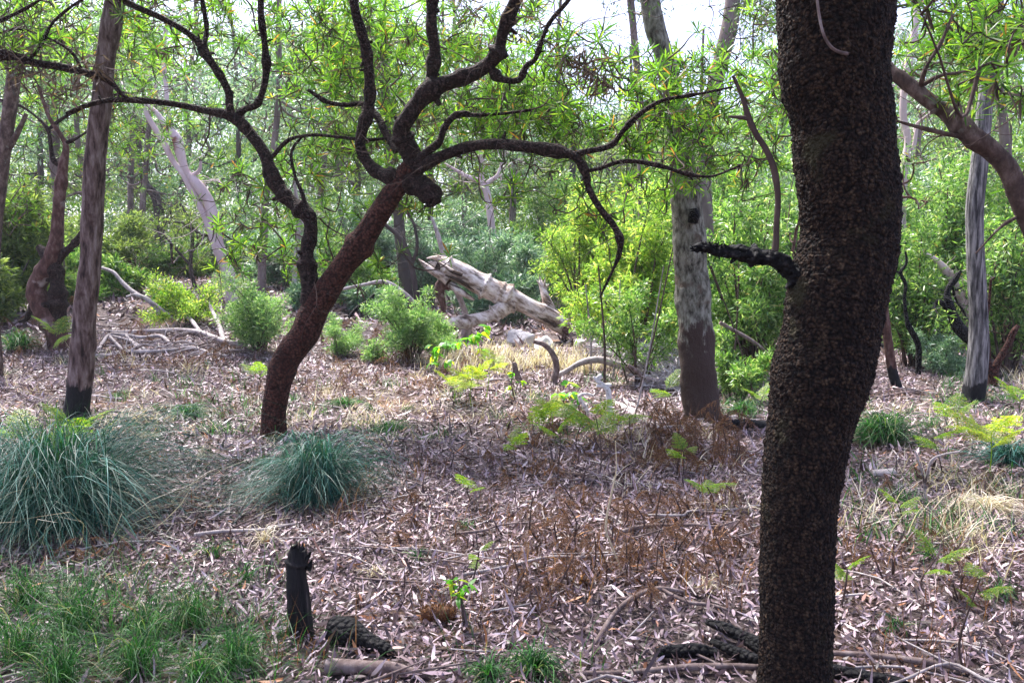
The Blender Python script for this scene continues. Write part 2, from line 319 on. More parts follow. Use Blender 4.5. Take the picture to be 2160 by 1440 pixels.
def bare_twigs(mb, pool, n, rg, length=.6, r=.004, down=.1):
    for i in range(n):
        a = pool[rg.integers(len(pool))].copy(); d = nrm(rg.normal(size=3) + np.array([0, 0, -down])); pts = [a]
        st = length * rg.uniform(.4, 1.3) / 6
        for k in range(6):
            d = nrm(d + rg.normal(size=3) * .45); pts.append(pts[-1] + d * st)
            if k in (2, 3) and rg.random() < .7:
                e = nrm(d + rg.normal(size=3) * .9); q = [pts[-1], pts[-1] + e * st, pts[-1] + (e + rg.normal(size=3) * .4) * st * 2]
                tube(mb, q, [r * .6, r * .5, r * .3], seg=4, n_per=2, rough=0, capend=False)
        tube(mb, pts, np.linspace(r, r * .35, 7), seg=4, n_per=2, rough=0, capend=False)

def drawn_tree(name, label, cat, Y, base_px, trunk, limbs, mats, tips=None, leaf=None, nbare=0, seed=1, seg=18, rough=.08, k=9, tipmat=None, group=None, ros=None, extra=None, foot=None, bare_len=.6, leafsize=(.125, .0135), tufts=()):
    """a tree whose trunk and limbs follow measured centrelines; trunk and limbs are parts, twigs and leaves the crown"""
    g0 = at(base_px[0], base_px[1], Y); z = float(gh(g0[0], Y)); base = np.array([g0[0], Y, z])
    root = empty(name, base, label, cat, group); pool = []
    P, r = pxs(trunk, Y); P[0] = [P[0][0], P[0][1], min(P[0][2], z) - .06]
    r[0] *= 1.55; fl = P[0] + (P[1] - P[0]) * .35; P = np.vstack([P[:1], fl[None], P[1:]]); r = np.concatenate([r[:1], [r[1] * 1.12], r[1:]])
    mb = MB(); c, _ = tube(mb, P, r, seg=seg, n_per=9, rough=rough, k=k, seed=seed, knots=5); mb.build('trunk', mats[0], root, loc=base); pool.append(c[len(c) // 2:])
    for i, l in enumerate(limbs):
        P, r = pxs(l, Y); mb = MB(); c, cr_ = tube(mb, P, r, seg=max(8, seg - 6), n_per=7, rough=rough * 1.6, k=k * 1.6, seed=seed + i + 1, knots=len(P))
        rs = R(seed * 31 + i)
        for q in range(len(P) // 2):              # short broken stubs
            j = rs.integers(3, len(c)); d = nrm(rs.normal(size=3)); tube(mb, [c[j], c[j] + d * (cr_[j] * 1.3 + rs.uniform(.01, .05))], [cr_[j] * .45, cr_[j] * .25], seg=6, n_per=3, rough=.2, k=40)
        mb.build('limb', mats[-1], root, loc=base); pool.append(c)
    pool = np.vstack(pool); rg = R(seed * 7 + 3)
    if tips is not None:
        T = region(rg, tips)
        if extra is not None: T = np.vstack([T, extra(rg)])
        tw = MB(); dirs = twigs_to(tw, pool, T, rg)
        if nbare: bare_twigs(tw, np.vstack([pool[::2], T]), nbare, rg, bare_len)
        tw.build('twigs', tipmat or M['twig'], root, loc=base)
        lf = MB(); rosettes(lf, T, dirs, rg, L=leafsize[0], W=leafsize[1])
        dead = T[rg.random(len(T)) < .12]
        if len(dead): blades(lf, np.repeat(dead, 7, 0), rg.normal(size=(len(dead) * 7, 3)) * .5 + np.array([0, 0, -1]), rdir(rg, len(dead) * 7), rg.uniform(.08, .16, len(dead) * 7), .016, bend=.3, m=1)
        lf.build('foliage', [leaf or M['leaf'], M['deadleaf']], root, loc=base)
    elif nbare:
        tw = MB(); bare_twigs(tw, pool, nbare, rg, bare_len); tw.build('twigs', tipmat or M['twig'], root, loc=base)
    if tufts:                                      # shaggy hanging tufts of dead leaves
        dl = MB()
        for x, y, d_, n_ in tufts: blades(dl, at(x, y, d_) + rg.normal(size=(n_, 3)) * [.07, .07, .06], rg.normal(size=(n_, 3)) * .8 + [0, 0, -.45], rdir(rg, n_), rg.uniform(.07, .17, n_), .014, bend=rg.uniform(-.3, .6, n_))
        dl.build('dead_leaves', M['deadleaf'], root, loc=base)
    return root

# ---- the leaning banksia in the middle
drawn_tree('banksia_tree', 'leaning reddish brown banksia with forked twisting limbs and a blunt knob, behind the right tussock', 'tree', 7.2, (578, 915),
    [(576, 925, 56), (578, 880, 54), (582, 840, 53), (598, 773, 58), (615, 740, 58), (640, 707, 59), (655, 673, 57), (671, 640, 57), (694, 607, 55), (722, 565, 52, -.05), (752, 525, 50, -.1), (783, 478, 47, -.15), (812, 433, 46, -.2), (836, 398, 44, -.2), (860, 370, 52, -.2), (872, 350, 44, -.25)],
    [[(862, 385, 40, -.2), (885, 392, 46, -.25), (903, 405, 40, -.3), (909, 422, 34, -.35), (907, 436, 16, -.35)],
     [(872, 362, 44, -.2), (872, 335, 40, -.22), (853, 300, 40, -.25), (847, 272, 35, -.3), (862, 245, 35, -.35), (883, 215, 36, -.35), (907, 191, 37, -.4), (953, 172, 32, -.4), (1000, 154, 31, -.4), (1035, 130, 30, -.45), (1053, 103, 25, -.5), (1060, 70, 25, -.55), (1075, 32, 25, -.6), (1093, -12, 23, -.65), (1110, -70, 20, -.7)],
     [(903, 200, 26, -.4), (910, 165, 23, -.4), (918, 110, 22, -.45), (911, 60, 24, -.5), (912, 10, 24, -.5), (920, -60, 20, -.5)],
     [(1033, 140, 18, -.45), (1050, 163, 14, -.45), (1080, 171, 13, -.5), (1098, 165, 13, -.5), (1110, 140, 12, -.5), (1128, 126, 10, -.5), (1140, 95, 9, -.5), (1158, 50, 9, -.5), (1200, 0, 7, -.5), (1225, -40, 6, -.5)],
     [(858, 378, 36, -.2), (828, 374, 28, -.2), (798, 364, 25, -.15), (774, 340, 23, -.1), (760, 308, 22, -.1), (764, 275, 22, -.1), (777, 235, 23, -.1), (780, 180, 21, -.15), (775, 120, 21, -.2), (763, 70, 20, -.25), (751, 30, 19, -.3), (744, -10, 18, -.3), (738, -60, 16, -.3)],
     [(870, 368, 34, -.25), (890, 352, 27, -.3), (930, 330, 24, -.4), (985, 311, 22, -.5), (1050, 304, 22, -.6), (1120, 311, 22, -.7), (1180, 320, 20, -.75), (1212, 330, 18, -.8), (1228, 350, 17, -.8), (1237, 372, 15, -.8), (1243, 400, 14, -.8), (1266, 440, 13, -.85), (1296, 478, 13, -.85), (1308, 508, 13, -.9), (1305, 540, 9, -.9), (1290, 575, 6, -.9), (1265, 628, 4, -.9)],
     [(1205, 328, 15, -.78), (1240, 319, 13, -.8), (1288, 307, 13, -.8), (1318, 272, 11, -.85), (1350, 240, 10, -.85), (1395, 213, 9, -.9), (1440, 204, 7, -.9), (1485, 196, 6, -.9), (1545, 184, 5, -.9)],
     [(1232, 362, 10, -.8), (1265, 355, 9, -.8), (1305, 342, 10, -.8), (1345, 341, 9, -.8), (1400, 352, 8, -.85), (1445, 366, 7, -.85), (1500, 372, 5, -.9), (1560, 350, 4, -.9)],
     [(880, 345, 18, -.3), (900, 322, 15, -.35), (926, 300, 14, -.4), (936, 272, 13, -.4), (955, 247, 13, -.4), (978, 240, 14, -.4), (1000, 243, 8, -.4), (1060, 240, 6, -.45), (1120, 232, 5, -.45)],
     [(655, 640, 40), (654, 605, 34), (648, 570, 31, .03), (648, 530, 29, .05), (655, 490, 29, .08), (651, 458, 29, .1), (625, 436, 27, .12), (595, 408, 27, .15), (572, 365, 27, .18), (556, 322, 27, .2), (528, 283, 24, .22), (500, 254, 22, .25), (470, 240, 16, .25), (430, 233, 15, .28), (380, 222, 13, .3), (320, 214, 12, .3), (240, 211, 11, .35), (185, 222, 9, .4), (140, 240, 7, .4)],
     [(492, 250, 18, .25), (484, 222, 17, .25), (483, 198, 16, .25), (468, 165, 15, .25), (446, 132, 16, .2), (432, 112, 18, .2), (424, 96, 14, .2), (396, 70, 13, .15), (340, 38, 13, .1), (285, 14, 12, .1), (230, -15, 11, .1)],
     [(495, 250, 14, .25), (515, 232, 13, .25), (540, 222, 13, .25), (552, 200, 12, .2), (562, 150, 13, .2), (558, 90, 12, .15), (551, 40, 11, .1), (550, -20, 10, .1)],
     [(430, 100, 11, .2), (436, 60, 9, .2), (428, 10, 8, .2), (425, -30, 7, .2)],
     [(645, 450, 10, .1), (638, 410, 8, .1), (622, 370, 6, .15), (615, 320, 5, .2), (640, 285, 5, .2)],
     [(835, 320, 14, -.2), (815, 285, 13, -.1), (795, 245, 11, 0), (765, 220, 10, .1), (730, 222, 9, .1), (690, 215, 8, .1), (650, 190, 7, .1)],
     [(575, 330, 9, .2), (610, 295, 7, .15), (660, 285, 6, .1), (720, 290, 6, .05), (775, 295, 6, 0), (830, 290, 5, -.1)]],
    [M['banksia_red'], M['banksia']],
    tips=[(600, 0, 860, 160, 7.6, 10, 100), (640, 120, 860, 320, 7.8, 9.8, 90), (850, 60, 1150, 260, 7.8, 9.8, 140), (930, 200, 1240, 300, 7.3, 9.2, 95), (1100, 160, 1340, 330, 6.7, 9, 75), (1180, 60, 1280, 160, 6, 7.4, 10), (1330, 130, 1640, 300, 6.6, 9, 80), (1380, 260, 1660, 400, 6.6, 9, 60), (500, 330, 680, 560, 7.6, 8.8, 60), (270, 0, 480, 110, 7.8, 9.5, 45), (960, 60, 1120, 140, 7, 8, 20), (1030, 340, 1140, 420, 6.5, 7.2, 9), (1240, 380, 1360, 470, 6.8, 7.4, 10), (860, 400, 960, 470, 7.0, 7.6, 7), (700, 420, 800, 560, 7.4, 8, 10), (660, 60, 900, 200, 8, 10.5, 60), (250, -40, 900, 50, 7.6, 9.5, 60), (900, -40, 1180, 60, 7.6, 9, 20), (1560, 0, 1660, 200, 6.5, 9, 22), (1330, 120, 1490, 330, 6.4, 7.6, 22), (1330, 330, 1480, 420, 6.6, 7.6, 7)],
    nbare=380, seed=11, tufts=[(1235, 130, 6.3, 85), (1265, 165, 6.3, 80), (1205, 115, 6.4, 40), (990, 20, 6.6, 40), (1100, 30, 6.5, 20)], bare_len=.9, extra=lambda rg: np.column_stack([rg.uniform(-5.5, 2.5, 620), rg.uniform(4.6, 7.6, 620), rg.uniform(4.8, 6.8, 620)]))  # extra: unseen leaves overhead, added to shade the foreground
# ---- the big knobbly trunk in front on the right
def big_trunk():
    Y = 2.72
    L = [(1480, 1583, 1762), (1440, 1590, 1755), (1387, 1596, 1751), (1275, 1600, 1759), (1162, 1602, 1762), (1050, 1604, 1774), (907, 1617, 1800), (840, 1623, 1820), (773, 1633, 1840), (707, 1653, 1850), (640, 1665, 1863), (573, 1680, 1878), (500, 1697, 1888), (433, 1692, 1892), (333, 1680, 1886), (240, 1670, 1878), (160, 1648, 1873), (80, 1644, 1880), (0, 1645, 1885), (-90, 1650, 1880), (-250, 1680, 1870), (-480, 1700, 1830)]
    pts = [((a + b) / 2, y, b - a) for y, a, b in L]; P, r = pxs(pts, Y); r = r * .965
    z = float(gh(P[0][0], Y)); P = np.vstack([[P[0][0] - .01, Y, z - .08], P]); r = np.concatenate([[r[0] * 1.12], r])
    base = np.array([P[0][0], Y, z]); root = empty('banksia_tree', base, 'thick dark trunk with coarse knobbly bark filling the right foreground', 'tree')
    C = spline(np.column_stack([P, r]), 26); n = len(C); seg = 200
    T = nrm(np.gradient(C[:, :3], axis=0)); u0 = np.array([1., 0, 0]); U = nrm(u0 - T * (T @ u0)[:, None]); W = np.cross(T, U)
    a = np.linspace(0, 2 * math.pi, seg, endpoint=False); ring = U[:, None] * np.cos(a)[None, :, None] + W[:, None] * np.sin(a)[None, :, None]
    V = C[:, None, :3] + ring * C[:, 3][:, None, None]; from mathutils import noise
    flat = V.reshape(-1, 3); d = np.zeros(len(flat))
    for i, p in enumerate(flat):
        q = Vector(p); v = noise.voronoi(q * 95)[0]; v2 = noise.voronoi(Vector((q.x * 44, q.y * 44, q.z * 26)))[0]
        d[i] = .009 * min(v[1] - v[0], .8) + .009 * (v2[1] - v2[0]) + .004 * noise.noise(q * 90)
    d = d.reshape(n, seg) + .012 * sn(flat, 7, 4).reshape(n, seg) - .004
    V = V + ring * d[..., None]
    i = np.arange(n - 1)[:, None]; j = np.arange(seg)[None]; j2 = (j + 1) % seg
    mb = MB(); mb.add(V.reshape(-1, 3), np.stack([i * seg + j, i * seg + j2, (i + 1) * seg + j2, (i + 1) * seg + j], -1).reshape(-1, 4))
    # loose bark scales stand off the outline
    rg = R(5); k = 4200; ii = rg.integers(5, n - 2, k); jj = rg.integers(0, seg, k); Pp = V[ii, jj]; Nn = ring[ii, jj]
    blades(mb, Pp - Nn * .001, Nn * .5 + rdir(rg, k) * .75, rdir(rg, k), rg.uniform(.004, .010, k), rg.uniform(.004, .009, k), bend=.2, prof=((0, .8), (.5, 1), (1, .4)))
    mb.build('trunk', M['fg_bark'], root, smooth=True, loc=base)
    # broken charred side branch and its upright shoot
    mb = MB(); P, r = pxs([(1705, 600, 44), (1672, 572, 40), (1645, 552, 36), (1610, 543, 34), (1560, 535, 30), (1520, 527, 25), (1490, 521, 19), (1466, 523, 15)], Y)
    c, cr = tube(mb, P, r, seg=36, n_per=16, rough=.32, k=75, seed=8, jag=.02, knots=5); rb = R(66)
    jj = rb.integers(8, len(c), 700); nn = rdir(rb, 700); blades(mb, c[jj] + nn * cr[jj][:, None] * .85, nn * .5 + rdir(rb, 700) * .8, rdir(rb, 700), rb.uniform(.005, .014, 700), rb.uniform(.004, .009, 700), .2, prof=((0, .8), (.5, 1), (1, .3)))
    for q in range(9): j = rb.integers(len(c) // 3, len(c)); d = nrm(rb.normal(size=3) * [1, 1, .4] - [0, 0, .6]); tube(mb, [c[j], c[j] + d * (cr[j] + .012), c[j] + d * (cr[j] + .012) + rb.normal(size=3) * .01], [cr[j] * .5, cr[j] * .3, .002], seg=6, n_per=3, rough=.2, k=80)
    mb.build('broken_branch', M['charcoal'], root, loc=base)
    mb = MB(); P, r = pxs([(1630, 545, 20), (1637, 515, 15), (1638, 470, 13), (1641, 415, 14), (1632, 355, 14), (1614, 312, 13), (1596, 285, 12), (1580, 250, 13), (1566, 205, 9), (1546, 160, 6)], Y)
    tube(mb, P, r, seg=12, n_per=8, rough=.12, k=60, seed=3); P, r = pxs([(1580, 250, 10), (1562, 248, 8), (1536, 246, 4)], Y); tube(mb, P, r, seg=8)
    mb.build('upright_shoot', M['twig'], root, loc=base)
    mb = MB(); P, r = pxs([(1722, -30, 5, -.2), (1726, 20, 6, -.2), (1738, 75, 6, -.21), (1760, 105, 7, -.2), (1795, 116, 8, -.15)], Y); tube(mb, P, r, seg=8)
    mb.build('twig', M['stick'], root, loc=base)
    # unseen crown above the frame, spread wide to shade the near ground
    rg = R(77); top = C[-1, :3]; T = np.column_stack([rg.uniform(-5.4, 5.0, 1500), rg.uniform(-2.5, 6.2, 1500), rg.uniform(4.2, 6.6, 1500)])
    limbs = MB(); pool = [C[-60:, :3]]
    for e in ((-1.2, 2.2, 3.9), (0.2, 1.0, 4.2), (2.8, 2.0, 4.0), (1.4, 3.8, 4.9), (-2.6, 3.4, 5.2), (-4, 1, 5), (3.8, 4, 5), (0, -2, 5), (3.5, -1.5, 5)):
        c = curve_pts(top, np.array(e), rg, .1); tube(limbs, c, np.linspace(.05, .02, 5), seg=8); pool.append(spline(c, 6))
    lm = limbs.build('limb', M['banksia'], root, loc=base)
    tw = MB(); dirs = twigs_to(tw, np.vstack(pool), T, rg); tw.build('twigs', M['twig'], root, loc=base)
    lf = MB(); rosettes(lf, T, dirs, rg, W=.024); lf.build('foliage', M['leaf'], root, loc=base)
big_trunk()
# ---- straight tree on the left with a charred foot
drawn_tree('gum_tree', 'straight flaky grey brown trunk with a charred black foot, standing left behind the large tussock', 'tree', 7.9, (159, 890),
    [(158, 900, 60), (159, 880, 56), (165, 840, 51), (170, 800, 50), (174, 740, 48), (181, 640, 45), (190, 560, 42), (194, 480, 43), (201, 333, 42), (213, 230, 40), (222, 130, 38), (234, 60, 39), (242, 0, 39), (250, -60, 38), (262, -200, 34), (270, -420, 26)],
    [], [M['left_bark']], seg=30, rough=.07, k=14, seed=21)
# ---- twisted banksia at the far left
drawn_tree('banksia_tree', 'small twisted banksia with a swollen double bent trunk left of the straight trunk', 'tree', 12.6, (125, 735),
    [(128, 735, 40), (118, 700, 42), (100, 668, 44), (80, 632, 40), (76, 605, 38), (92, 575, 36), (110, 540, 34), (119, 500, 26), (122, 450, 24), (127, 400, 24), (133, 350, 20), (139, 310, 12), (128, 285, 9), (105, 250, 8), (92, 215, 7), (80, 180, 6)],
    [[(128, 690, 34), (122, 650, 36), (122, 610, 34), (118, 570, 26), (100, 540, 22), (80, 520, 12)], [(118, 560, 18), (135, 535, 16), (155, 515, 13), (175, 490, 11), (200, 470, 9)],
     [(78, 640, 15), (64, 655, 12), (56, 672, 9), (40, 678, 5)], [(128, 350, 12), (112, 335, 10), (106, 300, 8), (100, 272, 7), (75, 245, 5), (40, 222, 5), (0, 210, 5)],
     [(139, 302, 8), (165, 290, 5), (200, 265, 5), (240, 230, 4)], [(100, 275, 7), (135, 248, 6), (180, 225, 7), (230, 205, 6), (262, 195, 6)]],
    [M['banksia_far'], M['banksia']], tips=[(0, 40, 290, 300, 12.9, 15.5, 170), (220, 60, 400, 260, 12.9, 15.5, 70), (0, 0, 290, 140, 9.5, 12, 40), (0, 300, 100, 470, 13, 15, 30), (200, 280, 300, 400, 13, 15, 16)], nbare=110, seed=31, seg=16, rough=.12, k=7)
drawn_tree('banksia_tree', 'banksia bough with shaggy dead tufts reaching in from the left edge', 'tree', 6.6, (-180, 990),
    [(-180, 990, 60), (-200, 800, 58), (-190, 600, 54), (-215, 400, 50), (-160, 230, 44), (-90, 150, 30), (-10, 112, 15)],
    [[(-20, 115, 17), (30, 119, 16), (75, 133, 15), (130, 142, 15), (175, 152, 14), (205, 162, 12), (235, 175, 10), (262, 203, 7), (300, 215, 4)],
     [(60, 130, 6), (90, 90, 5), (110, 50, 5), (150, 15, 5), (190, -10, 4)], [(-40, 60, 8), (10, 40, 6), (60, 15, 5), (100, -10, 4)], [(175, 152, 6), (150, 110, 5), (100, 80, 4), (40, 62, 4), (0, 70, 4)]],
    [M['banksia'], M['banksia']], tips=[(0, 0, 200, 120, 6.2, 8, 22), (-60, -60, 250, 10, 6, 8, 20)], nbare=60, seed=41, tufts=[(188, 135, 6.5, 60), (60, 150, 6.6, 70), (130, 180, 6.6, 30), (45, 100, 6.6, 50), (150, 195, 6.6, 30)])
# ---- banksia just out of frame on the right with its bough in view
drawn_tree('banksia_tree', 'stout rough barked bough sloping up from the right edge behind the knobbly trunk', 'tree', 4.3, (2330, 1190),
    [(2330, 1190, 90), (2320, 1000, 84), (2290, 800, 76), (2240, 640, 62), (2195, 510, 48), (2160, 440, 42), (2140, 395, 38)],
    [[(2150, 410, 38), (2122, 352, 37), (2085, 312, 38), (2050, 290, 38), (2005, 245, 34, .05), (1950, 205, 30, .1), (1900, 165, 26, .15), (1872, 145, 22, .2), (1820, 90, 18, .25), (1790, 20, 16, .3)],
     [(2046, 292, 10), (1985, 280, 8), (1925, 265, 7), (1890, 255, 5)], [(1940, 185, 9, .1), (1955, 140, 7), (1985, 90, 6), (2010, 30, 5)], [(1945, 180, 9, .1), (1985, 160, 7), (2040, 150, 5), (2100, 130, 4)],
     [(2190, 430, 10), (2150, 455, 6), (2110, 480, 5), (2058, 535, 3)], [(2200, 500, 30), (2230, 400, 26), (2260, 250, 22), (2240, 80, 16), (2200, -30, 10)]],
    [M['paperbark_low'], M['paperbark_low']], tips=[(1890, -20, 2180, 90, 4.6, 6.2, 44), (1900, 60, 2200, 150, 4.6, 6.2, 34), (2060, 150, 2190, 240, 3.6, 4.6, 10), (2130, 330, 2200, 420, 4, 5, 4), (1830, -60, 2200, -10, 3.4, 5, 12)], nbare=26, seed=51, leafsize=(.115, .0115))
# ---- grey green trunk right of centre, brown at the foot
def grey_trunk():
    Y = 8.1; up = [(1362, -140, 40), (1368, -20, 42), (1382, 60, 40), (1404, 130, 40), (1422, 210, 42), (1434, 300, 46), (1444, 400, 60), (1452, 480, 68), (1458, 560, 70), (1462, 640, 72), (1467, 712, 72)]
    lo = [(1467, 700, 74), (1471, 760, 76), (1476, 820, 76), (1481, 870, 78), (1486, 925, 88)]
    P, r = pxs(lo, Y); z = float(gh(P[-1][0], Y)); P[-1][2] = z - .05; base = np.array([P[-1][0], Y, z])
    root = empty('gum_tree', base, 'mottled grey green trunk with a rough brown lower half, right of centre', 'tree')
    Pu, ru = pxs(up, Y); P = np.vstack([P[::-1], Pu[::-1][1:]]); r = np.concatenate([r[::-1], ru[::-1][1:]])
    mb = MB(); tube(mb, P, r, seg=40, n_per=16, rough=.09, k=16, seed=6); mb.build('trunk', M['paperbark'], root, loc=base)
    mb = MB(); P, r = pxs([(1462, 470, 18, -.18), (1464, 455, 20, -.2), (1462, 440, 13, -.2)], Y); tube(mb, P, r, seg=12, rough=.3, k=50, seed=5); mb.build('burl', M['charcoal'], root, loc=base)
    rg = R(61); T = region(rg, [(1530, -20, 1640, 90, 8, 10, 34), (1290, -40, 1420, 10, 7.5, 9, 16)]); tw = MB(); P, r = pxs(up[:4], Y)
    twigs_to(tw, spline(P, 8), T, rg, .006, .002); tw.build('twigs', M['twig'], root, loc=base)
    lf = MB(); Q = np.repeat(T, 14, 0) + rg.normal(size=(len(T) * 14, 3)) * .12; rhombs(lf, Q, rdir(rg, len(Q)) + np.array([0, 0, -.6]), rdir(rg, len(Q)), .07, .014); lf.build('foliage', M['leaf_dark'], root, loc=base)
grey_trunk()

# ------------------------------------------------------------------ background trees, each with its own trunk and crown
def leaf_cloud(mb, centres, rg, per=60, spread=.45, L=.12, W=.03, droop=.4, m=0, flat=.7):
    C = np.repeat(centres, per, 0); n = len(C)
    s = np.repeat(rg.uniform(.45, 1.25, len(centres)), per)[:, None]
    o = rg.normal(size=(n, 3)); o = nrm(o) * rg.uniform(.1, 1, (n, 1)) ** .8 * spread * s; o[:, 2] *= flat
    D = nrm(o) * .6 + rdir(rg, n) * .8 + np.array([0, 0, -droop])
    rhombs(mb, C + o, D, np.array([0, 0, .7]) + rdir(rg, n), rg.uniform(.6, 1.2, n) * L, rg.uniform(.7, 1.2, n) * W, m)
def cloud_centres(rg, regs):
    out = []
    for x0, y0, x1, y1, d0, d1, n in regs:
        d = rg.uniform(d0, d1, n); x = rg.uniform(x0, x1, n); y = rg.uniform(y0, y1, n)
        out += [at(a, b, c) for a, b, c in zip(x, y, d)]
    return np.array(out)
def bg_tree(label, Y, stems, mat, crown, leaf, group=None, per=70, spread=.6, L=.13, W=.035, seed=1, twigs=32, name='gum_tree', foot=True, rough=.06):
    base = at(stems[0][0][0], stems[0][0][1], Y); z = float(gh(base[0], Y)); base = np.array([base[0], Y, z])
    root = empty(name, base, label, 'tree', group); pool = []
    for i, s in enumerate(stems):
        P, r = pxs(s, Y)
        if i == 0 and foot: P = np.vstack([[P[0][0], P[0][1], z - .1], P]) if P[0][2] > z + .15 else P; r = np.concatenate([[r[0] * 1.1], r]) if len(P) > len(r) else r
        if i == 0 and foot: P[0][2] = z - .1
        mb = MB(); c, _ = tube(mb, P, r, seg=12, n_per=7, rough=rough, k=5, seed=seed + i); mb.build('trunk' if i == 0 else 'limb', mat, root, loc=base); pool.append(c[len(c) // 3:])
    rg = R(seed + 900); pool = np.vstack(pool)
    if crown:
        C = cloud_centres(rg, crown)
        tw = MB(); A = pool
        for c in C[:min(len(C), 60)]:
            k = np.argmin(np.linalg.norm(A - c, axis=1)); q = curve_pts(A[k], c, rg, .12); tube(tw, q, np.linspace(.03, .01, 5) * Y / 18, seg=5, n_per=2, rough=0, capend=False); A = np.vstack([A, q[2:]])
        if twigs: bare_twigs(tw, A, twigs if Y > 14 else twigs // 4, rg, .065 * Y, .0005 * Y)
        tw.build('twigs', mat, root, loc=base)
        lf = MB(); leaf_cloud(lf, C, rg, per, spread, L, W); lf.build('crown', leaf, root, loc=base)
    elif twigs:
        tw = MB(); bare_twigs(tw, pool, twigs if Y > 14 else twigs // 4, rg, .065 * Y, .0005 * Y); tw.build('twigs', mat, root, loc=base)
    return root
bg_tree('smooth pale pink gum leaning left with two crossing stems, standing behind the light green shrub', 17.5,
    [[(492, 640, 30), (485, 590, 27), (468, 540, 27), (452, 500, 22), (438, 470, 15), (425, 440, 15), (404, 400, 15), (385, 365, 13), (365, 340, 12), (345, 300, 12), (320, 260, 11), (308, 235, 9), (302, 190, 7)],
     [(467, 538, 18), (460, 505, 20), (452, 470, 21), (442, 430, 23), (426, 402, 24), (408, 380, 20), (398, 366, 12)],
     [(402, 378, 13), (388, 350, 15), (380, 322, 20), (372, 292, 20), (350, 265, 14), (332, 240, 10), (315, 225, 8), (296, 215, 5)],
     [(402, 372, 10), (420, 360, 8), (424, 340, 5)], [(372, 292, 10), (356, 240, 9), (350, 180, 9), (345, 120, 9), (350, 60, 7)]],
    M['pale_gum'], [(180, 20, 470, 220, 19, 24, 60)], M['gum'], seed=101, twigs=40, spread=.5)
bg_tree('grey ironbark with furrowed straight trunk and black foot on the right of the knobbly trunk', 9.3,
    [[(2046, 878, 54), (2050, 850, 46), (2058, 800, 44), (2064, 730, 42), (2063, 640, 36), (2058, 540, 36), (2056, 440, 34), (2066, 350, 33), (2075, 250, 30), (2090, 120, 26), (2104, 0, 24), (2112, -120, 20)]],
    M['ironbark'], [(2000, -60, 2240, 120, 9, 12, 30)], M['scrub'], seed=102, spread=.35, L=.1, W=.02, rough=.05)
bg_tree('blurred pinkish trunk with a fork at the far left edge', 11, [[(-22, 640, 36), (-14, 480, 32), (-2, 390, 30), (10, 300, 27), (22, 220, 27), (30, 150, 26), (40, 60, 20), (50, -60, 16)], [(6, 330, 16), (32, 290, 12), (56, 240, 8)]],
    M['paperbark_low'], [(-60, -40, 160, 120, 10, 13, 20)], M['scrub'], seed=103, spread=.4, L=.1, W=.025)
bg_tree('pale grey trunk rising behind the twisted banksia', 17, [[(125, 660, 24), (124, 560, 22), (122, 420, 22), (116, 330, 22), (112, 250, 20), (105, 150, 17), (100, 40, 14), (98, -80, 11)]], M['far_bark'], [(-20, 0, 280, 260, 15, 20, 50)], M['gum'], seed=104, twigs=30)
bg_tree('thin pale trunk, the left one of a close pair far behind the straight trunk', 25, [[(272, 640, 15), (274, 540, 14), (275, 460, 13), (276, 370, 12), (280, 250, 10), (282, 100, 8)]], M['far_bark'], [(200, 120, 360, 330, 24, 28, 24)], M['gum'], seed=105)
bg_tree('thin pale trunk, the right one of a close pair far behind the straight trunk', 24, [[(284, 640, 15), (290, 560, 14), (298, 480, 13), (303, 400, 12), (310, 330, 11), (316, 200, 9), (318, 60, 7)]], M['far_bark'], [(240, 320, 400, 420, 23, 27, 12)], M['gum'], seed=106)
bg_tree('dark shaded trunk standing left of the pale leaning gum', 26, [[(325, 640, 26), (330, 560, 24), (338, 490, 22), (330, 420, 18), (308, 390, 16), (300, 360, 13), (290, 280, 10)]], M['far_dark'], [(250, 420, 430, 520, 25, 28, 20)], M['olive'], seed=107)
bg_tree('small crooked dark tree in front of the pale leaning gum', 19, [[(416, 640, 10), (410, 600, 9), (402, 560, 8), (406, 500, 7), (396, 460, 6), (380, 430, 5)], [(406, 530, 6), (430, 500, 5), (455, 480, 4), (470, 450, 3)], [(402, 560, 6), (375, 530, 5), (350, 500, 4)]], M['far_dark'], [(340, 450, 520, 540, 18, 21, 16)], M['olive'], seed=108, twigs=25, name='small_tree')
bg_tree('reddish curved stump like trunk left of the dark shaded trunk', 22, [[(292, 640, 20), (288, 600, 18), (274, 570, 16), (268, 540, 13), (270, 526, 12)]], M['banksia_far'], None, None, seed=109)
bg_tree('pale lichen grey trunk seen through the leaning banksia fork', 18, [[(552, 640, 20), (553, 560, 18), (556, 500, 17), (560, 420, 15), (575, 330, 13), (588, 200, 13), (588, 80, 12), (590, -60, 9)]], M['far_bark'], [(480, 60, 700, 260, 17, 22, 60), (520, 260, 640, 420, 17, 22, 20)], M['gum'], seed=110, twigs=30)
bg_tree('thin white stem right behind the leaning banksia limb', 18, [[(618, 640, 13), (622, 580, 12), (628, 500, 11), (628, 440, 9), (620, 380, 7)]], M['deadwood'], None, None, seed=111, twigs=40)
bg_tree('dark ribbed trunk behind the leaning banksia, left of the fallen log', 20, [[(858, 640, 28), (852, 560, 26), (844, 500, 24), (838, 420, 22), (820, 330, 20), (812, 200, 16), (815, 60, 13)]], M['far_dark'], [(700, 60, 900, 280, 18, 23, 50)], M['olive'], seed=112, twigs=40)
bg_tree('slanting dark stem crossing left of the log', 17, [[(880, 640, 12), (868, 560, 11), (850, 510, 10), (820, 480, 9), (790, 460, 7), (760, 450, 5)], [(868, 560, 8), (880, 520, 7), (872, 470, 6), (850, 440, 5)]], M['far_dark'], None, None, seed=113, twigs=35, name='small_tree')
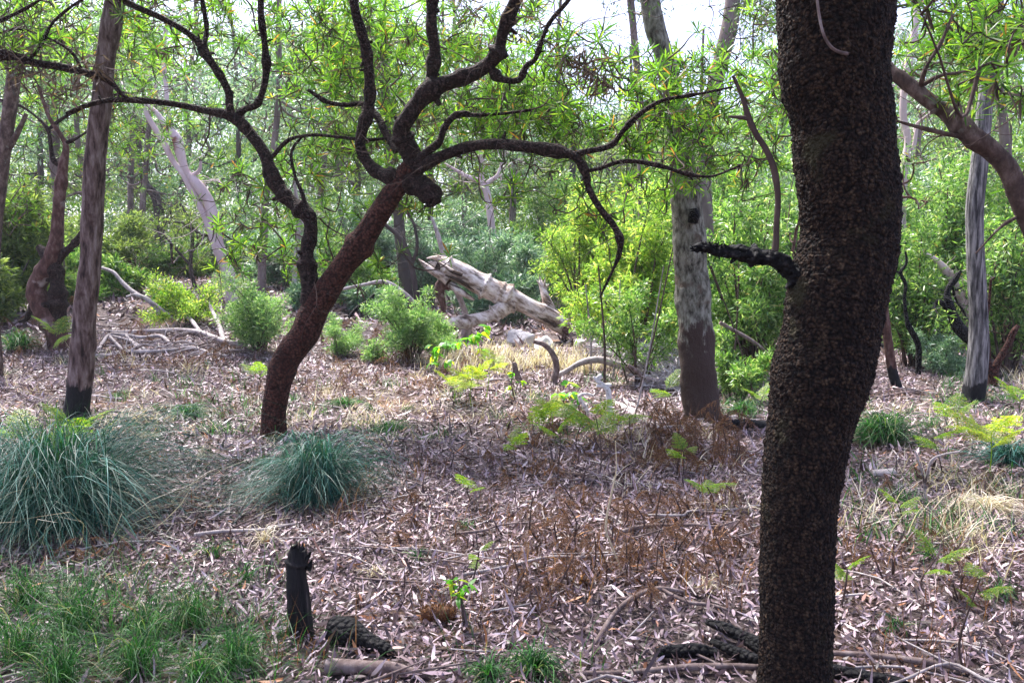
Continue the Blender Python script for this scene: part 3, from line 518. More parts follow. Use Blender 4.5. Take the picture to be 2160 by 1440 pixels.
bg_tree('crooked white dead looking tree behind the fallen log', 22, [[(1040, 680, 17), (1041, 600, 16), (1042, 520, 15), (1036, 470, 15), (1030, 420, 15), (1022, 395, 15), (1005, 380, 12), (985, 372, 9), (960, 358, 6), (938, 345, 4)],
     [(1024, 400, 12), (1030, 385, 10), (1050, 370, 9), (1060, 340, 7), (1068, 300, 5)], [(1016, 390, 11), (1016, 340, 10), (1014, 300, 9), (1020, 220, 8), (1030, 120, 7)]], M['pale_gum'], [(900, 160, 1140, 330, 21, 26, 50)], M['gum'], seed=114, twigs=40)
bg_tree('bluish straight trunk right of the crooked white tree', 27, [[(1082, 660, 16), (1080, 560, 15), (1080, 480, 14), (1084, 400, 13), (1086, 300, 12), (1090, 180, 10)]], M['far_bark'], [(1040, 180, 1180, 400, 25, 30, 36)], M['gum'], seed=115)
bg_tree('dark trunk behind the yellow green bush', 24, [[(1196, 660, 24), (1196, 560, 22), (1198, 480, 21), (1200, 440, 19), (1206, 380, 15), (1210, 300, 12)]], M['far_dark'], [(1120, 280, 1330, 420, 23, 28, 46)], M['olive'], seed=116)
bg_tree('tall thin stem rising through the open sky just left of the mottled trunk', 14.5, [[(1352, 700, 12), (1350, 560, 12), (1352, 420, 12), (1350, 300, 13), (1352, 230, 14), (1345, 160, 14), (1336, 60, 15), (1328, -20, 15), (1320, -120, 12)]], M['far_bark'], [(1230, -90, 1420, -30, 13, 16, 8)], M['scrub'], seed=117, spread=.4, L=.1, W=.025)
bg_tree('pale trunk at the top between the mottled trunk and the knobbly one', 14, [[(1500, 700, 34), (1490, 500, 32), (1485, 350, 31), (1500, 220, 30), (1520, 130, 32), (1538, 60, 34), (1545, 0, 32), (1550, -100, 26)]], M['far_bark'], [(1560, -60, 1680, 80, 13, 16, 22)], M['olive'], seed=118, spread=.45, L=.1, W=.03)
bg_tree('slim leaning dark footed trunk between the knobbly trunk and the ironbark', 10.2, [[(1897, 850, 27), (1890, 810, 22), (1880, 770, 20), (1872, 710, 19), (1864, 650, 19), (1858, 560, 18), (1860, 420, 16), (1850, 250, 14)]], M['banksia_far'], [(1880, 300, 1990, 430, 10, 12, 10)], M['scrub'], seed=119, spread=.3, L=.09, W=.02)
bg_tree('whitish trunk close behind the right side of the knobbly trunk', 16, [[(1912, 720, 26), (1908, 600, 24), (1900, 480, 22), (1902, 380, 22), (1915, 300, 13), (1905, 240, 14), (1912, 160, 16), (1930, 60, 14), (1940, -60, 12)], [(1902, 370, 12), (1925, 320, 9), (1935, 260, 6)]], M['pale_gum'], [(1860, 40, 2010, 230, 15, 18, 36)], M['gum'], seed=120, twigs=40)
bg_tree('V shaped burnt orange and black forked stem right of the ironbark', 10.4, [[(2092, 835, 20), (2095, 800, 19), (2100, 775, 16), (2112, 750, 13), (2128, 722, 12), (2138, 700, 13), (2148, 686, 8)], [(2096, 800, 15), (2086, 770, 12), (2083, 720, 11), (2078, 690, 9), (2086, 640, 6), (2090, 590, 5)]], M['banksia_red'], [(2060, 480, 2140, 560, 10, 11, 6)], M['scrub'], seed=121, spread=.25, L=.09, W=.02, name='banksia_tree')
bg_tree('burnt banksia with a curling charred arm left of the ironbark', 11.2, [[(2075, 790, 26), (2062, 735, 26), (2040, 708, 28), (2022, 690, 25), (2010, 665, 20), (2003, 645, 18), (1998, 615, 12), (2012, 590, 10), (2026, 572, 6)], [(2008, 660, 18), (1995, 645, 14), (1980, 636, 11), (1975, 642, 9)]], M['charcoal'], [(1960, 600, 2060, 690, 11, 12.5, 8)], M['scrub'], seed=122, spread=.3, L=.09, W=.02, name='banksia_tree')
bg_tree('pale grey leaning limb tree left of the ironbark', 12.4, [[(2075, 760, 26), (2052, 690, 24), (2035, 640, 22), (2018, 612, 20), (2005, 585, 20), (1990, 565, 17), (1970, 545, 10), (1940, 530, 5)], [(2030, 635, 14), (2016, 600, 11), (2012, 570, 8)]], M['pale_gum'], None, None, seed=123, twigs=30)
bg_tree('thin zigzag charred stem between the slim leaning trunk and the ironbark', 11.5, [[(1938, 740, 12), (1932, 715, 12), (1918, 690, 12), (1912, 670, 8), (1908, 630, 7), (1910, 600, 8), (1900, 575, 7), (1912, 555, 5), (1910, 530, 4)], [(1902, 578, 5), (1890, 572, 4)]], M['charcoal'], None, None, seed=124, twigs=14, name='small_tree')
bg_tree('reddish stem behind the broken branch of the knobbly trunk', 12.5, [[(1655, 760, 22), (1652, 700, 22), (1655, 650, 20), (1648, 600, 17), (1640, 560, 12), (1622, 500, 8), (1600, 440, 6)], [(1652, 640, 11), (1668, 560, 8), (1680, 480, 6)]], M['banksia_far'], [(1540, 380, 1700, 520, 12, 14, 16)], M['scrub'], seed=125, twigs=16, spread=.35, L=.1, W=.022, name='banksia_tree')
bg_tree('leaning mid sized trunk high behind the ironbark top at the right edge', 15, [[(2150, 760, 26), (2145, 600, 24), (2140, 480, 22), (2120, 300, 20), (2105, 150, 18), (2095, 0, 16)]], M['far_bark'], [(2000, 120, 2240, 420, 14, 18, 60)], M['scrub'], seed=126, spread=.5, L=.1, W=.03)
for i, (x, y0, Y, wd, lean) in enumerate([(60, 640, 30, 15, 8), (200, 640, 28, 16, -10), (378, 640, 33, 14, 6), (520, 640, 31, 14, -6), (655, 640, 27, 16, 9), (735, 640, 32, 15, -8), (905, 640, 34, 13, 4), (985, 650, 31, 14, -5), (1140, 650, 33, 15, 8), (1262, 650, 30, 17, -7), (1395, 650, 28, 18, 6), (1580, 640, 30, 16, -9), (1720, 640, 28, 15, 6), (1960, 640, 30, 16, -6), (2110, 640, 33, 15, 5)]):
    rg = R(400 + i); st = [(x + lean * k + rg.normal() * 5, y0 - 110 * k, wd * (1 - .1 * k)) for k in range(7 if not 1150 < x < 1640 else 4)]
    top = 50 if not 1100 < x < 1600 else 230
    bg_tree('slender far trunk in the distant wood ' + ['near the left edge', 'behind the straight charred trunk', 'behind the lime green shrub', 'right of the pale leaning gum', 'behind the upright limb of the leaning banksia', 'just right of the leaning banksia trunk', 'above the hollow end of the log', 'left of the crooked white tree', 'above the root end of the log', 'behind the yellow green bush', 'left of the mottled trunk', 'between mottled and knobbly trunks', 'behind the knobbly trunk', 'left of the ironbark', 'near the right edge'][i], Y, [st], M['far_dark'] if i % 3 == 0 else M['far_bark'], [(x - 110, top, x + 110, 420, Y - 2, Y + 3, 70)], [M['gum'], M['olive'], M['wattle']][i % 3], 'slender trunks of the distant wood', per=70, spread=.8, L=.2, W=.055, seed=430 + i)

def distant_wood():
    rg = R(9); mb = MB(); n = 4800
    Y = rg.uniform(32, 62, n); px = rg.uniform(-150, 2310, n)
    top = np.interp(px, [-150, 300, 460, 620, 800, 960, 1120, 1300, 1460, 1600, 1750, 1900, 2000, 2310], [0, 40, 140, 0, 0, 100, 190, 280, 260, 130, 20, 150, 190, 60]) + 45 * np.sin(px / 47.) + 30 * np.sin(px / 19.)
    py = top + (670 - top) * rg.uniform(0, 1, n) ** .8
    C = np.array([at(a, b, c) for a, b, c in zip(px, py, Y)]); C = C[C[:, 2] > gh(C[:, 0], C[:, 1])]
    k = rg.integers(0, 3, len(C))
    for q in range(3): leaf_cloud(mb, C[k == q], rg, 75, 1.15, .3, .09, m=q)
    for i in range(36):
        x = rg.uniform(-30, 30); y = rg.uniform(33, 60); z = gh(x, y); h = rg.uniform(7, 14); l = rg.normal() * .8
        tube(mb, [(x, y, z), (x + l * .4, y, z + h * .4), (x + l, y, z + h)], [.17, .13, .06], seg=6, n_per=4, rough=0, m=3 + i % 2, capend=False)
    tag(mb.build('distant_wood', [M['gum'], M['olive'], M['scrub'], M['far_bark'], M['far_dark']]), 'blue green wall of distant eucalypt foliage and trunks behind the clearing', 'wood', None, 'stuff')
distant_wood()

# ------------------------------------------------------------------ shrubs
def shrub(label, x, yb, yt, wpx, leaf, Y=None, n=60, per=60, spread=.25, L=.06, W=.012, seed=1, group=None, stems=5, stem=None, name='shrub', droop=-.3, shape='dome'):
    b = gp(x, yb) if Y is None else None
    if Y is None: Y = b[1]
    else: q = at(x, yb, Y); b = np.array([q[0], Y, float(gh(q[0], Y))])
    h = max(.3, at(x, yt, Y)[2] - b[2]); r = wpx * .5 * sc(Y); rg = R(seed)
    root = empty(name, b, label, 'shrub', group); sm = MB(); C = []
    nb = max(7, n // 8); per_b = max(3, round(n / nb))
    for i in range(nb):
        ph = rg.uniform(0, 6.28); u = rg.uniform(0, 1) ** .8; rad = r * (1 - .55 * u if shape == 'cone' else math.sqrt(max(0, 1 - (u * 1.5 - .55) ** 2 * .8))) * rg.uniform(.35, 1.3)
        e = b + np.array([math.cos(ph) * rad, math.sin(ph) * rad * .9, h * (.18 + .82 * u) * rg.uniform(.68, 1.12)]); s0 = b + np.array([rg.normal() * .05, rg.normal() * .05, -.03])
        mid = (s0 + e) / 2 + np.array([-math.cos(ph) * rad * .12, -math.sin(ph) * rad * .12, h * .06]); p = spline(np.array([s0, mid + rg.normal(size=3) * .04 * h, e]), 8)
        tube(sm, p[::3], np.linspace(.010, .003, len(p[::3])) * (h ** .7) * 1.3, seg=5, n_per=1, rough=0, capend=False)
        for q in range(per_b):
            v = rg.uniform(.3, 1) ** .7; C.append(p[min(len(p) - 1, int(v * len(p)))] + rg.normal(size=3) * .09 * r * (1.3 - v * .6))
    C = np.array(C)
    sm.build('stem', stem or M['twig'], root, loc=b)
    lf = MB(); leaf_cloud(lf, C, rg, per, spread * (h ** .4) * .8, L * 1.15, W * 1.1, droop=droop); lf.build('foliage', leaf, root, loc=b)
    return root
shrub('feathery light green shrub with one visible stem left of the leaning banksia', 548, 745, 565, 190, M['wattle'], n=170, per=75, spread=.2, L=.07, W=.013, seed=201, shape='cone')
shrub('feathery light green shrub in front of the left end of the fallen log', 868, 762, 590, 175, M['wattle'], n=170, per=75, spread=.2, L=.07, W=.013, seed=202)
shrub('low lime green shrub between fallen pale branch and feathery shrub', 400, 690, 590, 170, M['lime'], n=90, per=70, spread=.24, L=.06, W=.02, seed=203)
shrub('small lime green shrub with broad leaves above the fallen pale branch', 352, 660, 590, 70, M['broad'], n=30, per=30, spread=.2, L=.11, W=.05, seed=204)
shrub('low feathery shrub right of the leaning banksia trunk', 712, 752, 645, 90, M['wattle'], n=60, per=110, spread=.22, L=.05, W=.009, seed=205)
shrub('dusty green feathery shrub by the left foot of the log', 930, 745, 690, 90, M['wattle'], n=40, per=90, spread=.2, L=.05, W=.009, seed=206)
shrub('tall yellow green bush glowing right of the log end', 1322, 790, 400, 190, M['lime'], Y=12.8, n=200, per=55, spread=.24, L=.10, W=.024, seed=207, stems=9)
shrub('yellow topped bush upper lobe beside the mottled trunk', 1345, 790, 380, 150, M['lime'], Y=12.0, n=110, per=70, spread=.24, L=.10, W=.024, seed=208, stems=6)
shrub('yellow green bush branch reaching left above the log end', 1225, 760, 400, 190, M['lime'], Y=16.8, n=170, per=60, spread=.22, L=.10, W=.024, seed=2081, stems=6)
shrub('dull green bush low in front of the yellow green one', 1345, 815, 620, 190, M['scrub'], n=80, per=70, spread=.2, L=.07, W=.016, seed=209, stems=8)
shrub('bush with mid green leaves filling the gap right of the mottled trunk', 1585, 820, 400, 230, M['scrub'], Y=11.2, n=230, per=75, spread=.24, L=.09, W=.02, seed=210, stems=9)
shrub('lower bush at the foot of the gap right of the mottled trunk', 1560, 850, 680, 150, M['scrub'], n=70, per=70, spread=.18, L=.07, W=.016, seed=211)
shrub('bush with yellow flecked leaves just right of the knobbly trunk', 1925, 800, 470, 150, M['scrub'], Y=12.6, n=130, per=80, spread=.26, L=.09, W=.022, seed=212, stems=7)
shrub('tall leafy bush behind the curling charred arm', 1990, 800, 330, 180, M['scrub'], Y=13.8, n=170, per=80, spread=.28, L=.1, W=.022, seed=213, stems=7)
shrub('tall leafy bush behind the V shaped stem at the right edge', 2130, 790, 420, 190, M['scrub'], Y=12.2, n=170, per=80, spread=.27, L=.09, W=.022, seed=214, stems=7)
shrub('grey green wispy bush low left of the ironbark foot', 1985, 800, 700, 150, M['gum'], Y=11.6, n=80, per=80, spread=.2, L=.06, W=.012, seed=215)
shrub('dark green bush with white petals of litter behind the mottled trunk foot', 1580, 760, 640, 120, M['leaf_dark'], Y=12.2, n=60, per=60, spread=.22, L=.08, W=.02, seed=216)
und = [(20, 400, 15, 200, 'olive'), (90, 470, 19, 170, 'scrub'), (215, 420, 21, 190, 'olive'), (250, 540, 17, 130, 'scrub'), (340, 500, 24, 200, 'scrub'), (425, 540, 26, 170, 'olive'), (500, 430, 27, 200, 'gum'), (600, 470, 22, 200, 'gum'), (690, 420, 24, 200, 'scrub'), (735, 520, 19, 150, 'scrub'),
       (800, 440, 25, 200, 'gum'), (905, 470, 23, 170, 'gum'), (960, 420, 26, 200, 'gum'), (1030, 470, 19.5, 150, 'gum'), (1100, 440, 23, 170, 'gum'), (1160, 400, 26, 190, 'scrub'), (1100, 590, 18.5, 130, 'gum'), (1240, 370, 22, 200, 'scrub'), (1400, 330, 19, 230, 'scrub'), (1520, 300, 17, 220, 'scrub'), (1450, 520, 13.5, 200, 'scrub'), (1640, 330, 16, 220, 'scrub'),
       (1780, 300, 17, 260, 'scrub'), (1930, 360, 18, 220, 'gum'), (2060, 300, 17, 230, 'scrub'), (2170, 300, 15, 200, 'scrub'), (-40, 520, 13.5, 150, 'olive'), (160, 560, 16, 120, 'scrub'), (1000, 610, 19, 120, 'gum'), (650, 590, 17.5, 100, 'gum'), (770, 600, 18, 110, 'gum')]
UL = {20: 'olive bush at the left edge behind the pinkish forked trunk', 90: 'mid green bush behind the twisted banksia bole', 215: 'olive bush showing just right of the straight charred trunk', 250: 'low green bush behind the left branch pile', 340: 'green bush behind the bleached sloping branch', 425: 'low olive bush at the foot of the pale leaning gum', 500: 'blue green bush right of the pale leaning gum', 600: 'blue green bush seen through the leaning banksia fork', 690: 'green bush right behind the leaning banksia trunk', 735: 'low green bush right of the leaning banksia trunk', 800: 'blue green bush behind the dark ribbed trunk', 905: 'blue green bush behind the hollow end of the log', 960: 'tall blue green bush above the middle of the log', 1030: 'blue green bush around the crooked white tree', 1160: 'green bush left of the yellow green bush, far back', 1240: 'tall green bush rising behind the yellow green bush', 1400: 'tall green bush directly left behind the mottled trunk', 1520: 'tall green bush right behind the mottled trunk', 1450: 'green bush hugging the middle of the mottled trunk', 1640: 'tall green bush at the left outline of the knobbly trunk', 1780: 'green bush hidden mostly behind the knobbly trunk', 1930: 'blue green bush behind the whitish trunk on the right', 2060: 'green bush behind the top of the ironbark', 2170: 'green bush filling the right edge above the V shaped stem', -40: 'olive bush cut by the left edge of the picture', 160: 'low green bush between twisted banksia and straight trunk', 1000: 'low blue green bush under the arch of the log', 650: 'low blue green bush behind the leaning banksia fork', 770: 'low blue green bush beneath the pale bridging branch'}
for i, (x, yt, Y, wd, mt) in enumerate(und):
    shrub({(1100, 440): 'blue green bush right of the bluish straight trunk', (1100, 590): 'low blue green bush behind the root end of the log'}.get((x, yt)) or UL[x], x, 640, yt, wd, M[mt], Y=Y, n=int(110 * wd / 180 * (700 - yt) / 260) + 20, per=85, spread=.33, L=.11 + .002 * Y, W=.03, seed=240 + i, group='understorey bushes behind the clearing', stems=7, stem=M['far_bark'])

# ------------------------------------------------------------------ the fallen log in the clearing
def fallen_log():
    Y = 15.2; b = at(1150, 700, Y); b[2] = float(gh(b[0], Y))
    root = empty('fallen_log', b, 'massive weathered log with a hollow splintered end raised on its limb in the sunlit clearing', 'log')
    mb = MB(); P, r = pxs([(1198, 698, 34, .1), (1178, 682, 39), (1150, 664, 37, -.02), (1105, 643, 34, -.04), (1075, 628, 39, -.05), (1045, 612, 42, -.06), (1009, 595, 44, -.08), (970, 577, 42, -.1), (945, 566, 39, -.12), (922, 555, 32, -.13)], Y)
    tube(mb, P, r, seg=56, n_per=16, rough=.2, k=5.5, seed=4, jag=.16, capend=False, knots=7)
    P2, r2 = pxs([(955, 571, 38, -.12), (938, 563, 36, -.12), (922, 555, 34, -.13)], Y)
    V0 = len(mb.V); tube(mb, P2[::-1], r2[::-1], seg=30, rough=.12, k=6, seed=9, m=1, capend=True)
    mb.build('trunk', [M['log'], M['logdark']], root, loc=b)
    # long splinters at the broken end
    mb = MB()
    for p in ([(945, 592, 34, -.2), (925, 578, 30, -.2), (905, 565, 22, -.2), (888, 551, 9, -.2), (882, 546, 3, -.2)], [(960, 560, 26, -.02), (935, 548, 22, 0), (916, 543, 12, 0), (900, 545, 4, 0)], [(960, 575, 12, -.42), (940, 562, 10, -.4), (925, 552, 6, -.36)], [(950, 600, 22, -.2), (975, 618, 20, -.3), (1000, 632, 10, -.25)]):
        P, r = pxs(p, Y); tube(mb, P, r, seg=14, n_per=8, rough=.25, k=9, seed=int(p[0][0]), oval=.35)
    mb.build('splinters', M['log'], root, loc=b)
    mb = MB()
    for p in ([(975, 580, 12, -.42), (955, 572, 14, -.4), (938, 562, 10, -.38)], [(990, 600, 5, -.43), (965, 590, 12, -.42), (940, 580, 8, -.36)], [(1000, 612, 3, -.4), (985, 603, 9, -.42), (968, 592, 7, -.4)]):
        P, r = pxs(p, Y); tube(mb, P, r, seg=10, n_per=6, rough=.3, k=12, seed=int(p[0][1]), oval=.4)
    mb.build('rotten_heart', M['logdark'], root, loc=b)
    mb = MB(); P, r = pxs([(1095, 640, 26, -.05), (1070, 648, 34, -.12), (1050, 660, 32, -.2), (1030, 669, 28, -.25), (998, 676, 29, -.35), (970, 680, 30, -.42), (952, 686, 24, -.45), (944, 694, 14, -.45)], Y)
    tube(mb, P, r, seg=36, n_per=14, rough=.24, k=7, seed=6, knots=4); mb.build('limb', M['log'], root, loc=b)
    mb = MB(); P, r = pxs([(1170, 690, 34, .1), (1160, 655, 26, .12), (1150, 625, 19, .14), (1143, 604, 15, .15), (1140, 590, 8, .15)], Y); tube(mb, P, r, seg=18, n_per=8, rough=.2, k=9, seed=7, jag=.1)
    for q in ((1132, 590), (1150, 588), (1158, 600)): P, r = pxs([(1146, 612, 9, .12), (q[0], q[1], 2, .1)], Y); tube(mb, P, r, seg=7, n_per=3, rough=.1)
    mb.build('stub', M['log'], root, loc=b)
    mb = MB(); P, r = pxs([(950, 598, 26, -.05), (930, 600, 24, -.1), (927, 618, 20, -.1), (934, 640, 13, -.1), (936, 662, 8, -.1)], Y); tube(mb, P, r, seg=14, n_per=8, rough=.2, k=9, seed=8); mb.build('hooked_stub', M['banksia_far'], root, loc=b)
    mb = MB(); rg = R(3); k = 46; C, _ = pxs([(1200, 697, 36, .05)], Y)
    for i in range(k):
        a = rg.uniform(0, 6.28); d = np.array([.6, -.15 + .5 * math.cos(a), .5 * math.sin(a) - .3]); q = C[0] + np.array([-.12, .17 * math.cos(a), .17 * math.sin(a)]); tube(mb, [q, q + d * rg.uniform(.12, .35)], [.03, .006], seg=5, n_per=2, rough=0)
    mb.build('torn_root_end', M['banksia_far'], root, loc=b)
    b2 = at(985, 740, Y + .05); b2[2] = float(gh(b2[0], Y)); mb = MB(); P, r = pxs([(980, 748, 26, .1), (981, 715, 25, .1), (984, 685, 24, .05)], Y); tube(mb, P, r, seg=16, n_per=8, rough=.15, k=9, seed=2)
    tag(mb.build('tree_stump', M['deadwood']), 'grey upright stump propping the lower limb of the big log', 'stump')
    mb = MB(); P, r = pxs([(990, 690, 13, .4), (980, 655, 13, .35), (968, 625, 12, .3), (958, 606, 9, .3)], Y); tube(mb, P, r, seg=12, n_per=6, rough=.1); tag(mb.build('dead_branch', M['deadwood']), 'pale stick leaning under the hollow end of the big log', 'branch')
    mb = MB(); P, r = pxs([(950, 585, 11, .6), (938, 545, 11, .6), (925, 500, 10, .6), (914, 468, 7, .6), (908, 455, 4, .6)], Y); tube(mb, P, r, seg=12, n_per=6, rough=.1); tag(mb.build('dead_branch', M['deadwood']), 'straight pale pole sticking up behind the hollow end of the log', 'branch')
fallen_log()

# ------------------------------------------------------------------ fallen wood, rocks and stumps
def ground_pts(pts, lift=0.0):
    P = []; r = []
    for p in pts:
        g0 = gp(p[0], p[1]); rad = p[2] / 2 * sc(g0[1]); P.append([g0[0], g0[1], g0[2] + rad * .7 + (p[3] if len(p) > 3 else lift)]); r.append(rad)
    return np.array(P), np.array(r)
def wood(name, label, cat, pts, mat, Y=None, side=(), seg=12, rough=.14, k=14, jag=0, group=None, seed=1, n_per=7):
    """Y given: drawn upright at that depth; else the pixels lie on the ground"""
    mb = MB()
    for i, l in enumerate([pts] + list(side)):
        P, r = pxs(l, Y) if Y else ground_pts(l)
        tube(mb, P, r, seg=seg, n_per=n_per, rough=rough, k=k, seed=seed + i, jag=jag)
    c = np.concatenate(mb.V).mean(0); return tag(mb.build(name, mat, loc=c), label, cat, group)
Ys = gp(636, 1345)[1]
def stump():
    b = gp(636, 1345); root = empty('burnt_stump', b, 'short upright charred stump standing in leaf litter near the front', 'stump')
    mb = MB(); P, r = pxs([(638, 1362, 56), (638, 1335, 52), (634, 1290, 48), (628, 1240, 46), (626, 1200, 44), (628, 1172, 40), (630, 1155, 34)], Ys)
    tube(mb, P, r, seg=40, n_per=14, rough=.16, k=40, seed=3, jag=.03, knots=3); mb.build('trunk', M['char_fibre'], root, loc=b)
    mb = MB()
    for p in ([(640, 1185, 18), (650, 1172, 12), (656, 1163, 5)], [(622, 1172, 14), (622, 1155, 10), (627, 1146, 4)], [(650, 1200, 12), (655, 1188, 8), (658, 1180, 3)]): P, r = pxs(p, Ys - .01); tube(mb, P, r, seg=9, n_per=5, rough=.3, k=70)
    mb.build('splinters', M['charcoal'], root, loc=b)
stump()
wood('burnt_log', 'short charred log lying right of the burnt stump', 'log', [(705, 1358, 56, .02), (738, 1364, 58, .02), (775, 1374, 46, .015), (815, 1384, 28, .01), (838, 1390, 8)], M['charcoal'], seg=26, rough=.2, k=26, seed=2, n_per=10)
wood('bark_log', 'flaking dark stick of bark lying at the bottom below the charred log', 'log', [(690, 1424, 32, .02), (740, 1426, 32, .02), (800, 1430, 32, .02), (850, 1432, 26, .02), (905, 1434, 12, .01)], M['stick'], seg=14, rough=.3, k=40, seed=3, n_per=12)
wood('cut_log', 'short pale cut log lying right of the knobbly trunk', 'log', [(1838, 1010, 24), (1860, 1010, 25), (1884, 1008, 25)], M['deadwood'], seg=18, rough=.06, seed=4)
wood('burnt_log', 'charred split log running behind the foot of the knobbly trunk', 'log', [(1490, 1336, 15, .04), (1530, 1352, 26, .04), (1575, 1372, 31, .03), (1620, 1396, 31, .03), (1700, 1424, 28, .02)], M['charcoal'], side=[[(1500, 1366, 14, .02), (1550, 1392, 24, .02), (1600, 1414, 24, .02)]], seg=16, rough=.2, k=30, seed=5, n_per=9)
wood('burnt_log', 'low charred lump of log left of the charred split log', 'log', [(1385, 1392, 18, .02), (1420, 1392, 28, .02), (1465, 1390, 30, .02), (1510, 1392, 18, .02)], M['charcoal'], seg=16, rough=.2, k=30, seed=6)
wood('burnt_log', 'black log at the bottom edge right of the knobbly trunk', 'log', [(1740, 1424, 34), (1800, 1436, 36), (1880, 1452, 34), (1950, 1470, 20)], M['charcoal'], seg=16, rough=.16, k=30, seed=7)
wood('fallen_branch', 'long brown branch lying along the bottom right', 'branch', [(1745, 1396, 13, .03), (1850, 1402, 13, .03), (1930, 1414, 15, .03), (2000, 1418, 12, .02), (2070, 1434, 10, .01)], M['stick'], seg=10, rough=.2, k=30, seed=8)
wood('fallen_branch', 'long grey branch lying along the bottom left of the knobbly trunk', 'branch', [(1225, 1440, 12, .03), (1330, 1432, 12, .02), (1420, 1424, 14, .02), (1520, 1420, 15, .02), (1600, 1422, 14, .02)], M['stick'], seg=10, rough=.2, k=30, seed=9)
wood('fallen_branch', 'forked brown branch slanting up from the litter at bottom centre right', 'branch', [(1215, 1405, 7, 0), (1260, 1360, 10, .02), (1300, 1315, 11, .05), (1345, 1290, 11, .07), (1390, 1272, 11, .06), (1440, 1262, 7, .03)], M['stick'], side=[[(1340, 1292, 9, .06), (1310, 1286, 7, .05), (1300, 1282, 5, .04)], [(1395, 1272, 8, .06), (1450, 1290, 8, .04), (1500, 1292, 8, .03), (1570, 1308, 6, .02)], [(1400, 1278, 6, .05), (1430, 1310, 6, .02), (1432, 1350, 4, 0)]], seg=9, seed=10)
wood('fallen_branch', 'dark crooked branch lying across the litter at centre right', 'branch', [(1085, 1008, 5), (1130, 1004, 8), (1180, 1006, 9, .02), (1230, 1012, 9, .02), (1265, 1020, 8, .02), (1300, 1008, 7, .03), (1355, 1012, 5)], M['twig'], side=[[(1200, 1008, 7, .02), (1240, 1030, 5), (1290, 1044, 4)], [(1300, 1010, 5, .02), (1350, 1020, 5), (1380, 1040, 3)]], seg=9, seed=11)
wood('fallen_branch', 'thin brown branch half buried right of the brown ferns', 'branch', [(1225, 1172, 6), (1290, 1190, 8), (1350, 1196, 8), (1390, 1208, 5)], M['stick'], seg=9, seed=12)
wood('fallen_branch', 'long pale branch with a raised forked end on the left slope', 'branch', [(520, 738, 10, .05), (470, 730, 11, .06), (425, 715, 10, .08), (380, 709, 9, .08), (320, 708, 9, .06), (260, 708, 8, .04), (215, 700, 6)], M['deadwood'], side=[[(425, 716, 9, .08), (400, 697, 8, .2), (375, 688, 7, .25), (352, 670, 5, .35)], [(472, 730, 10, .05), (462, 710, 9, .2), (448, 695, 7, .33), (441, 682, 5, .42)]], seg=9, seed=13)
wood('fallen_branch', 'bleached branch lying across the front of the left branch pile', 'branch', [(205, 760, 7), (250, 752, 8, .04), (310, 752, 9, .05), (360, 748, 8, .05), (410, 742, 8, .04), (455, 752, 8), (500, 752, 5)], M['deadwood'], side=[[(312, 750, 6, .05), (280, 735, 5, .1), (235, 722, 5, .1)]], seg=9, seed=14)
wood('fallen_branch', 'grey branch arching over the middle of the left branch pile', 'branch', [(205, 745, 7), (230, 722, 7, .1), (262, 722, 8, .1), (300, 725, 8, .08), (340, 722, 8, .08), (365, 735, 8, .03), (400, 740, 6)], M['deadwood'], side=[[(230, 722, 6, .1), (255, 742, 6, .05), (275, 756, 5, 0)], [(266, 722, 6, .1), (300, 748, 6, .03)]], seg=9, seed=15)
Yb = gp(330, 668)[1]
wood('dead_branch', 'bleached crooked branch sloping down from the left above the lime shrub', 'branch', [(215, 565, 6, .6), (240, 575, 8, .5), (262, 600, 9, .4), (290, 622, 10, .25), (312, 632, 11, .2), (328, 650, 9, .1), (340, 672, 8)], M['deadwood'], Y=Yb, side=[[(305, 630, 8, .2), (285, 622, 7, .1), (266, 626, 4)], [(320, 637, 7, .1), (345, 655, 6), (370, 672, 5), (382, 660, 4), (380, 650, 3)], [(340, 672, 6), (360, 685, 6), (330, 690, 5), (310, 692, 4)]], seg=9, seed=16)
wood('fallen_branch', 'grey weathered stick poking through the lime shrub', 'branch', [(475, 648, 5), (490, 655, 7), (510, 672, 7), (540, 690, 6)], M['deadwood'], Y=gp(540, 700)[1], seg=9, seed=17)
wood('dead_branch', 'pale branch bridging from the leaning banksia towards the feathery shrub', 'branch', [(715, 612, 6), (740, 606, 7), (770, 600, 8), (805, 594, 9), (830, 602, 9), (855, 620, 9), (875, 640, 8)], M['deadwood'], Y=14.5, seg=10, seed=18)
wood('dead_branch', 'dark curved stick slanting up right of the leaning banksia', 'branch', [(735, 670, 6), (755, 648, 8), (775, 636, 8), (790, 620, 5)], M['charcoal'], Y=14, seg=10, seed=19)
wood('dead_branch', 'curved brown dead branch arching up out of the straw in the clearing', 'branch', [(1166, 815, 16), (1170, 795, 16), (1174, 775, 13), (1170, 755, 13), (1160, 738, 12), (1146, 726, 11), (1125, 720, 8)], M['stick'], Y=gp(1168, 812)[1], seg=14, seed=20)
wood('fallen_branch', 'long pale grey fallen limb arching right of the curved branch', 'branch', [(1165, 800, 14), (1190, 785, 12), (1225, 765, 13), (1262, 758, 16), (1300, 768, 17), (1340, 782, 16), (1380, 802, 14), (1420, 826, 10)], M['deadwood'], Y=gp(1240, 800)[1], seg=14, seed=21)
wood('dead_branch', 'knobbly white bone like stick with a crooked cross arm', 'branch', [(1285, 888, 11), (1286, 860, 12), (1284, 835, 13), (1282, 822, 13), (1272, 812, 12), (1262, 804, 11), (1263, 796, 12), (1270, 792, 11)], M['bone'], Y=gp(1288, 888)[1], side=[[(1262, 804, 10), (1256, 798, 8), (1252, 794, 5)], [(1290, 812, 9), (1276, 813, 11), (1258, 814, 9)]], seg=14, rough=.2, k=20, seed=22)
